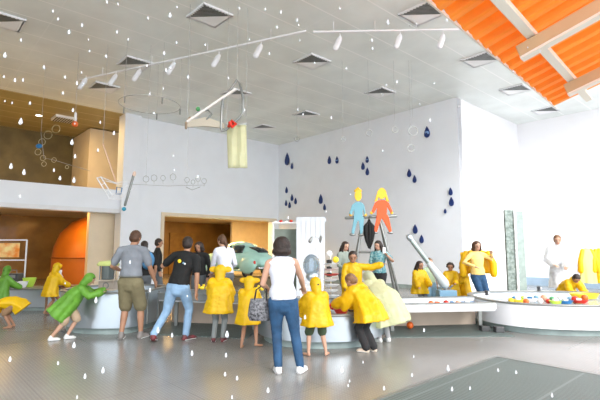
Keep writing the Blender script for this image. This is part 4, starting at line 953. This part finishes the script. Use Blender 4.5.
        if coat.get('wings'):
            for i in (0,1):
                a,b=SH[i],EL[i]; e=V((EL[i].x,EL[i].y,Hc.z+h*.02)); tube(bm,[a.lerp(Ch,.3),a.lerp(e,.5),e],[h*.07,h*.07,h*.05],12)
        organic('raincoat',bm,cm,o,.013,2,.03*sc,.07)
        hd=coat.get('hood')
        if hd:
            bm=bmesh.new()
            if hd=='down': tube(bm,[Nb-r*h*.07-f*h*.01,Nb-f*h*.07-d*h*.01,Nb+r*h*.07-f*h*.01],[h*.03,h*.045,h*.03],12)
            else:
                ell(bm,Hd+hu*hh*.10-hf*hh*.04,(hw*1.25,hd_*1.12,hh*.50),RM,20,14); tube(bm,[Hd-hu*hh*.1-hf*hh*.05,Nb-f*h*.01],[(hw*1.18),(hw*.98)],16)
                if hd=='ears':
                    for s_ in (-1,1): ell(bm,Hd+hu*hh*.20+hr*hw*1.55*s_,(hh*.36,hh*.14,hh*.25),RM,14,10)
                if hd=='peak': tube(bm,[Hd+hu*hh*.45-hf*hh*.1,Hd+hu*hh*.62-hf*hh*.14],[hh*.2,hh*.06],10)
            ho=organic('hood',bm,cm,o,.012,2,.015*sc,.05)
            if hd!='down':
                b2=bmesh.new(); b2.from_mesh(ho.data)
                rm=[v for v in b2.verts if (v.co-Hd).dot(hf)>hd_*.45 and abs((v.co-Hd).dot(hr))<hw*.85 and -hh*.5<(v.co-Hd).dot(hu)<hh*.36]
                bmesh.ops.delete(b2,geom=rm,context='VERTS'); b2.to_mesh(ho.data); b2.free()
    return o,dict(S=S,d=d,r=r,f=f,Hd=Hd,hh=hh,WR=WR,EL=EL,Hc=Hc,SH=SH)

# 1 man in grey shirt
human('man in a grey t-shirt and khaki shorts standing at the tall table, seen from behind',(-2.87,7.62),4,1.84,hip=(0,.0,None),lean=4,hp=22,hy=8,
  hands=((-.34,.30,1.13),(.36,.30,.80)),feet=((-.13,.02),(.17,.10)),toe=(-18,14),skin=SKIN,top=(GREYT,'short'),bottom=(KHAKI,'short'),shoes=SHOEG,hair=(HAIRB,'short'),belt=STEELD)
# 2 man in black leaning
man2,_=human('man in a black t-shirt and light jeans leaning forward with one heel lifted',(-2.02,7.5),14,1.78,hip=(-.02,.02,.88),lean=14,roll=7,hp=10,hy=-15,
  hands=((-.48,.36,1.25),(.30,.05,.76)),feet=((-.30,-.22),(.10,.10)),fz=(.045,0),toe=(-25,30),top=(BLKT,'short'),bottom=(DENIML,'long'),shoes=SHOEK,hair=(HAIRD,'short'),skin=SKIN)
q_=_; 
for k,(a,b,m,s) in enumerate(((.01,.72,TYEL,.032),(.09,.68,PALEB,.018),(.12,.66,TWHT,.016))):
    bm=bmesh.new(); c=q_['Hc']+q_['d']*.55*b+q_['r']*(a-.02)-q_['f']*.155; ell(bm,c,(s,.012,s)); obj('shirt_print',bm,m,man2,True)
# 3 woman in white top
w3,w=human('woman in a white sleeveless top and blue jeans with white shoes, seen from behind',(-.13,5.62),-4,1.665,hip=(-.08,.02,.855),lean=3,roll=-2,hp=10,hy=6,female=True,skin=SKINL,
  hands=((-.27,.30,.98),(.21,.42,.97)),feet=((-.135,-.02),(.13,-.02)),toe=(-6,24),top=(WHT,'none'),bottom=(DENIM,'long'),shoes=SHOEW,hair=(HAIRD,'bob'))
# handbag on her arm
BAGM=mat('black and white patterned bag',(.012,.012,.015),.4,vcol=(.22,.22,.24),vscale=34)
e=w['EL'][0]; wp=w['WR'][0]; hb=e.lerp(wp,.45); Mw=w3.matrix_basis; hbw=Mw@hb
o=empty('handbag',hbw+V((-.06,-.02,-.42)),'black patterned handbag hanging from the forearm of the woman in white','bag')
bm=bmesh.new(); ftube(bm,[(0,0,0),(0,0,.06),(0,0,.18),(0,0,.27)],[(.13,.06),(.155,.075),(.14,.06),(.12,.035)],[.0,.02,.03,.02],5,(1,0,0)); obj('bag_body',bm,BAGM,o,True)
for s in (-1,1): bm=bmesh.new(); tube(bm,[(-.07,s*.03,.26),(-.05,s*.03,.38),(.05,s*.012,.455),(.08,s*.03,.38),(.08,s*.03,.26)],.008,8); obj('strap',bm,BLACK,o,True)
# 4 green raincoat child
human('child in a green raincoat leaning over the tall table',(-4.0,7.60),72,1.22,hip=(0,.10,.58),lean=36,hp=35,child=True,skin=SKINL,hands=((-.10,.62,.78),(.12,.60,.76)),
  feet=((-.03,.10),(.05,-.12)),fz=(0,.0),toe=(-10,0),shoes=SHOEW,coat=dict(m=GRN,hem=.38,w=.20,wy=.19,hood='on',drift=(0,-.16,0),fold=.06),hair=(HAIRB,'short'),bottom=(mat('tan shorts',(.45,.33,.22),.8),'short'))
# 5 crouching yellow child
human('child bending right over in a yellow raincoat near the left edge of the photo',(-5.55,8.75),-110,1.05,hip=(0,-.06,.46),lean=88,hp=85,child=True,skin=SKIN,hands=((-.12,.42,.22),(.12,.38,.2)),
  feet=((-.09,.0),(.09,-.02)),toe=(-10,10),coat=dict(m=YEL,hem=.34,w=.16,wy=.17,hood='on',drift=(0,-.10,0)),hair=(HAIRB,'short'),bottom=(mat('brown shorts',(.25,.15,.08),.8),'short'))
# 6 yellow child at the counter
human('child in a yellow eared raincoat standing at the pale grey counter',(-5.72,10.35),35,1.22,lean=12,hp=15,child=True,skin=SKIN,hands=((-.10,.34,.70),(.12,.34,.66)),
  feet=((-.10,-.05),(.12,.08)),fz=(.03,0),toe=(-15,20),coat=dict(m=YEL,hem=.42,w=.23,hood='ears'),hair=(HAIRD,'short'),shoes=None)
# 0 green child at left edge
human('child in a green raincoat cut off by the left edge of the photo',(-6.75,10.2),40,1.15,lean=10,hp=10,child=True,skin=SKIN,hands=((-.10,.34,.62),(.12,.34,.62)),
  coat=dict(m=GRN,hem=.34,w=.24,hood='ears'),hair=(HAIRD,'short'),shoes=SHOEG)
# 8 tall yellow child
human('taller child in a yellow eared raincoat and grey leggings, seen from behind',(-1.33,7.42),2,1.27,lean=5,hp=12,child=True,skin=SKIN,hands=((-.10,.30,.76),(.12,.30,.74)),
  feet=((-.075,.0),(.065,.04)),toe=(-12,12),bottom=(mat('mid grey leggings',(.20,.22,.22),.85),'long'),shoes=SHOEK,coat=dict(m=YEL,hem=.46,w=.25,wy=.18,hood='ears',sl=1.15,wings=True),hair=(HAIRD,'short'))
# 9 smaller yellow child
human('barefoot child in a yellow eared raincoat beside the black handbag',(-.80,6.98),6,1.11,lean=8,hp=14,child=True,skin=SKIN,hands=((-.10,.30,.62),(.12,.30,.62)),
  feet=((-.09,-.02),(.12,.06)),fz=(0,.02),toe=(-5,45),coat=dict(m=YEL,hem=.36,w=.20,wy=.16,hood='ears',sl=1.05),hair=(HAIRD,'short'))
# 10 hooded child
human('barefoot child in a yellow raincoat with plain hood reaching for the red orange tub',(.245,6.45),-10,1.12,lean=5,hp=12,hy=-25,child=True,skin=SKINL,hands=((-.24,.32,.62),(.14,.34,.60)),
  feet=((-.12,.04),(.13,.02)),toe=(-28,30),bottom=(mat('dark green shorts',(.06,.09,.05),.85),'short'),coat=dict(m=YEL,hem=.42,w=.24,wy=.18,hood='peak',sl=1.1,wings=True),hair=(HAIRD,'short'))
# 11 yellow child with uncovered brown head, leaning left
human('brown haired child in a yellow raincoat and black trousers leaning left over the middle table',(1.03,6.72),-48,1.27,hip=(0,.0,.60),lean=34,hp=42,hy=-10,child=True,skin=SKINL,hands=((-.16,.50,.66),(.20,.50,.58)),
  feet=((-.06,.03),(.06,-.03)),toe=(-20,10),bottom=(mat('black trousers',(.02,.02,.022),.85),'wide'),shoes=mat('beige shoes',(.6,.5,.4),.6),coat=dict(m=YEL,hem=.44,w=.27,wy=.24,hood='down',fold=.08,sl=1.2,wings=True,drift=(0,-.02,0)),hair=(HAIRL,'short'))
# pale raincoat
human('child in a wide milky lime raincoat bending down behind the brown haired child',(1.36,7.42),-30,1.30,hip=(0,-.04,.66),lean=46,hp=50,child=True,skin=SKINL,hands=((-.14,.55,.62),(.20,.52,.60)),
  feet=((-.07,.02),(.08,-.02)),toe=(-10,12),bottom=(mat('grey trousers',(.3,.3,.32),.85),'long'),shoes=SHOEW,coat=dict(m=LIMEC,hem=.30,w=.34,wy=.30,hood='on',fold=.08,sl=1.3,wings=True,drift=(.05,-.06,0)),hair=(HAIRB,'short'))
# 12 yellow, facing
human('dark haired youngster in a yellow raincoat facing the camera with an arm stretched out',(1.14,9.75),178,1.50,child=True,lean=6,hp=14,hy=6,skin=SKIN,hands=((-.70,.10,1.17),(.20,.22,.70)),elbow=((-.5,0,-.5),(.5,-.6,-.7)),
  coat=dict(m=YEL,hem=.45,w=.26,wy=.2,hood='down',sl=.9),hair=(HAIRD,'short'),faceon=True,shoes=SHOEG,bottom=(DGREY,'long'))
# 13, 14 women
human('woman with dark hair and a grey green top behind the dish tower',(1.13,11.3),150,1.70,female=True,hp=10,skin=SKINL,hands=((-.12,.30,1.05),(.15,.28,1.0)),top=(GGREY,'long'),bottom=(DGREY,'long'),hair=(HAIRD,'long'),shoes=SHOEK,faceon=True,vox=.01)
w14,_=human('woman with long black hair in a teal patterned top holding up a phone',(1.98,11.2),-150,1.72,female=True,hp=12,hy=10,skin=SKINL,hands=((-.30,.28,1.35),(.12,.24,1.02)),top=(TEALC,'short'),bottom=(mat('black trousers',(.02,.02,.022),.85),'long'),hair=(HAIRD,'long'),shoes=SHOEK,faceon=True,vox=.01)
pw=w14.matrix_basis@(_['WR'][0]+(_['WR'][0]-_['EL'][0]).normalized()*.11)
o=empty('phone',pw,'small pale phone held up by the woman in the teal top','phone'); bm=bmesh.new(); box(bm,(0,0,.05),(.075,.012,.15)); obj('phone_body',bm,TWHT,o,bevel=.004); bm=bmesh.new(); box(bm,(0,.008,.05),(.065,.004,.13)); obj('screen',bm,CHAR,o)
q=w14.matrix_basis@V((.16,-.16,.86)); o=empty('shoulder_bag',q,'black shoulder bag at the hip of the woman in teal','bag'); bm=bmesh.new(); ftube(bm,[(0,0,0),(0,0,.12),(0,0,.26)],[(.13,.05),(.15,.07),(.12,.04)],[0,.02,.02],5,(1,0,0)); obj('bag_body',bm,BLKT,o,True)
bm=bmesh.new(); tube(bm,[(-.1,0,.24),(-.02,-.02,.6),(.1,0,.24)],.01,6); obj('strap',bm,BLACK,o,True)
# far children
human('long haired child in a yellow raincoat left of the slanted tube',(2.92,11.0),160,1.24,child=True,hp=8,hy=-10,skin=SKIN,coat=dict(m=YEL,hem=.42,w=.25,hood='down',wings=True),hair=(HAIRD,'long'),faceon=True,shoes=SHOEK,bottom=(DGREY,'long'),hands=((-.1,.3,.62),(.2,.25,.6)),vox=.01)
human('child in a pale green top half hidden behind the slanted tube',(3.33,11.55),180,1.30,child=True,hp=5,skin=SKINL,top=(mat('pale green cotton',(.42,.55,.38),.8),'short'),bottom=(PALEB,'short'),hair=(HAIRL,'short'),faceon=True,shoes=SHOEG,vox=.01)
human('curly haired child in a yellow raincoat just right of the slanted tube',(3.72,11.1),-170,1.20,child=True,hp=12,hy=10,skin=SKIN,coat=dict(m=YEL,hem=.36,w=.24,hood='down'),hair=(HAIRD,'curly'),faceon=True,shoes=SHOEK,hands=((-.06,.3,.7),(.12,.3,.62)),vox=.01)
human('short haired child in a yellow raincoat turned sideways by the wall corner',(4.08,11.2),-95,1.17,child=True,hp=10,skin=SKINL,coat=dict(m=YEL,hem=.36,w=.23,hood='down'),hair=(HAIRB,'curly'),faceon=True,shoes=SHOEK,hands=((-.1,.3,.6),(.1,.3,.62)),vox=.01)
# 16 girl holding her cape open
human('brown haired girl in peach top and jeans holding a yellow raincoat spread behind her',(4.28,10.6),168,1.68,female=True,hip=(.10,0,.88),hp=6,hy=12,skin=SKINL,hands=((-.20,.12,1.40),(.28,.16,1.10)),elbow=((-1,0,-.3),(1,0,-.4)),feet=((-.12,.05),(.0,.0)),
  top=(mat('peach cotton',(.80,.55,.18),.8),'long'),bottom=(DENIM,'long'),hair=(HAIRB,'bob'),faceon=True,shoes=SHOEK,vox=.01)
o=empty('spread_raincoat',V((4.27,10.80,.95)),'yellow raincoat held open behind the girl in the peach top','raincoat')
bm=bmesh.new(); g=[]
for i in range(25):
    t=i/24; col=[]
    for j in range(9):
        s=j/8; x=(t-.5)*.76*(1-.10*s); z=.56-s*.60-(.10*abs(t-.5)*2)*(1-s); y=.03*math.sin(t*17+s)*(.4+s)-.12*math.sin(t*PI)*0+.02
        col.append(bm.verts.new((x,y+.04,z)))
    g.append(col)
for i in range(24):
    for j in range(8): bm.faces.new([g[i][j],g[i+1][j],g[i+1][j+1],g[i][j+1]])
s=obj('cape',bm,YEL,o,True); m_=s.modifiers.new('s','SOLIDIFY'); m_.thickness=.01
for sx in (-1,1): bm=bmesh.new(); tube(bm,[(sx*.27,.0,.44),(sx*.37,-.05,.20),(sx*.36,-.06,-.04)],[.07,.08,.085],12); obj('sleeve',bm,YEL,o,True)
# 17 child bending into the oval table
human('dark haired child in a yellow raincoat bending down into the oval table',(6.45,11.0),180,1.25,hip=(0,.05,.56),child=True,lean=62,hp=48,skin=SKIN,hands=((-.16,.62,.42),(.16,.62,.42)),coat=dict(m=YEL,hem=.32,w=.25,hood='down',sl=1.1),hair=(HAIRD,'short'),faceon=True,shoes=SHOEK,vox=.01)
# 18 woman in clear coat
human('person in a clear whitish raincoat standing behind the bending child',(6.78,11.75),-170,1.88,female=True,hp=12,hy=15,skin=SKINL,hands=((-.05,.34,1.08),(.22,.30,1.12)),top=(WHT,'long'),bottom=(WHT,'long'),coat=dict(m=CLRC,hem=.5,w=.27,hood='down'),hair=(HAIRL,'short'),faceon=True,shoes=SHOEW,vox=.01)
# 19 backpack person
w19,_=human('dark haired person with a blue backpack hidden behind the man in grey',(-3.62,10.4),-25,1.70,hp=12,skin=SKIN,top=(BLKT,'short'),bottom=(DGREY,'long'),hair=(HAIRD,'short'),shoes=SHOEK,vox=.01)
q=w19.matrix_basis@V((0,-.20,1.10)); o=empty('backpack',q,'blue backpack on the person behind the man in grey','backpack',None,R(25)); bm=bmesh.new(); ell(bm,(.06,0,.14),(.15,.09,.21)); ell(bm,(.06,-.05,.06),(.11,.08,.10)); organic('pack_body',bm,mat('blue pack fabric',(.06,.20,.38),.7,var=.15),o,.012,2)
bm=bmesh.new(); tube(bm,[(.02,0,.34),(.06,0,.38),(.1,0,.34)],.01,6); obj('carry_loop',bm,BLACK,o,True)
# 20-22
human('person in dark clothes standing at the left side of the wide doorway',(-3.95,12.4),70,1.80,hp=5,skin=SKIN,top=(BLKT,'long'),bottom=(DGREY,'long'),hair=(HAIRD,'short'),shoes=SHOEK,vox=.01)
human('person in a black top behind the leaning man in the black t-shirt',(-2.38,10.6),-165,1.68,hp=15,skin=SKIN,top=(BLKT,'long'),bottom=(DGREY,'long'),hair=(HAIRD,'bob'),shoes=SHOEK,faceon=True,vox=.01)
human('woman in a white long sleeved shirt with pinned up brown hair facing the car',(-1.62,9.75),-35,1.83,female=True,lean=10,hp=18,hy=-20,skin=SKINL,hands=((-.15,.38,.98),(.22,.30,1.02)),top=(WHT,'long'),bottom=(DGREY,'long'),hair=(HAIRB,'tail'),shoes=SHOEK,vox=.01)

# ================================================================ FALLING DROPS
spots=[(10,359,7),(74,345,8),(103,370,8),(85,376,7),(77,397,5),(172,335,6),(192,353,7),(58,363,5),(225,374,6),(237,378,6),(232,397,5),(226,355,6),(342,370,8),(384,388,6),(268,390,7),(363,362,4),
 (69,32,7),(82,25,6),(53,11,5),(58,19,5),(20,122,7),(15,80,6),(23,80,5),(65,77,5),(77,83,6),(166,70,6),(170,15,8),(164,53,6),(148,18,5),(118,4,4),(107,2,5),(63,93,5),(30,103,5),(5,55,8),(44,67,6),(21,40,5),(106,56,5),(117,32,5),(73,110,6),(188,77,6),(177,7,4),
 (21,121,9),(72,142,8),(11,166,8),(24,172,8),(74,180,8),(60,178,6),(54,170,5),(75,156,6),(114,133,6),(20,196,5),(98,150,5),(448,368,8),(470,388,5),(412,375,5),(452,389,6),(516,372,5),(498,370,5),(281,12,5),(297,20,5),(340,8,5),(372,40,5),(388,22,8),(277,27,5),(430,120,5),(150,290,6),(96,300,8),(158,330,8),(227,334,9),(130,262,5),(305,317,6),(552,395,6),(424,330,5)]
rs=random.Random(5)
for _i in range(60): spots.append((rs.uniform(2,560),rs.choice([rs.uniform(2,130),rs.uniform(2,130),rs.uniform(150,395)]),rs.uniform(2.5,4.5)))
bm=bmesh.new(); lathe(bm,[(0,-.5),(.17,-.42),(.24,-.22),(.22,0),(.13,.28),(.04,.45),(0,.5)],n=10)
bmesh.ops.recalc_face_normals(bm,faces=bm.faces); dme=bpy.data.meshes.new('water_drop'); bm.to_mesh(dme); bm.free(); dme.materials.append(DROPM)
for pl_ in dme.polygons: pl_.use_smooth=True
for px,py,s in spots:
    Y=rs.uniform(2.2,4.2)
    if py>300: Y=min(Y,1.35*F/(py-249))
    q=at(px,py,Y); o=bpy.data.objects.new('water_drop',dme); C.objects.link(o); o.location=q; L_=s*.8*Y/F; o.scale=(L_,L_,L_)
    tag(o,'small white water drop falling through the air of the hall','water drop','falling water drops')

# ================================================================ LIGHT
sc_=bpy.context.scene; w=bpy.data.worlds.new('world'); sc_.world=w; w.use_nodes=True; bg=w.node_tree.nodes['Background']; bg.inputs[0].default_value=(.90,.95,1.0,1); bg.inputs[1].default_value=1.35
def light(kind,name,loc,energy,col,size=1,rot=None,**k):
    l=bpy.data.lights.new(name,kind); l.energy=energy; l.color=col; o=bpy.data.objects.new(name,l); C.objects.link(o); o.location=loc
    if kind=='AREA': l.shape='RECTANGLE'; l.size=size[0]; l.size_y=size[1]
    elif kind=='POINT': l.shadow_soft_size=size
    if rot is not None: o.rotation_euler=rot
    return o
sun=light('SUN','sun',(10,-5,12),1.3,(1,.97,.93)); sun.data.angle=R(25)
sun.rotation_euler=V((-.45,.80,-.55)).to_track_quat('-Z','Y').to_euler()
for u,e_ in ((-1,55),(2.5,38),(6,45),(10,60),(12.6,80),(15.5,60)): light('AREA','shop_lamp',UN(u,NW+1.25,3.1),e_,(1,.60,.20),(1.6,.5),(0,0,A))
for u in (-2,1.5,5): light('AREA','mezzanine_lamp',UN(u,NW+1.2,6.9),32,(1,.66,.26),(1.2,1.0),(0,0,A))
def downlight(px,py,n):
    r=ray(px,py); p=V((0,0,CAMH))+r*((CH-CAMH)/r.z); o=empty('downlight',p,n,'downlight'); bm=bmesh.new(); lathe(bm,[(0,-.02),(.12,-.02),(.12,0),(0,0)],n=20); obj('lens',bm,mat('glowing lens',(1,.85,.6),.4,emit=12),o)
    bm=bmesh.new(); tube(bm,circ((0,0,-.02),.13,20,V((1,0,0)),V((0,1,0))),.02,6,closed=True); obj('ring',bm,STEELD,o,True)
downlight(39,115,'round glowing downlight higher in the mezzanine ceiling'); downlight(28,138,'round glowing downlight lower in the mezzanine ceiling')
vs=sc_.view_settings; vs.view_transform='Standard'; vs.look='None'; vs.gamma=1; vs.exposure=1.42; vs.use_curve_mapping=False
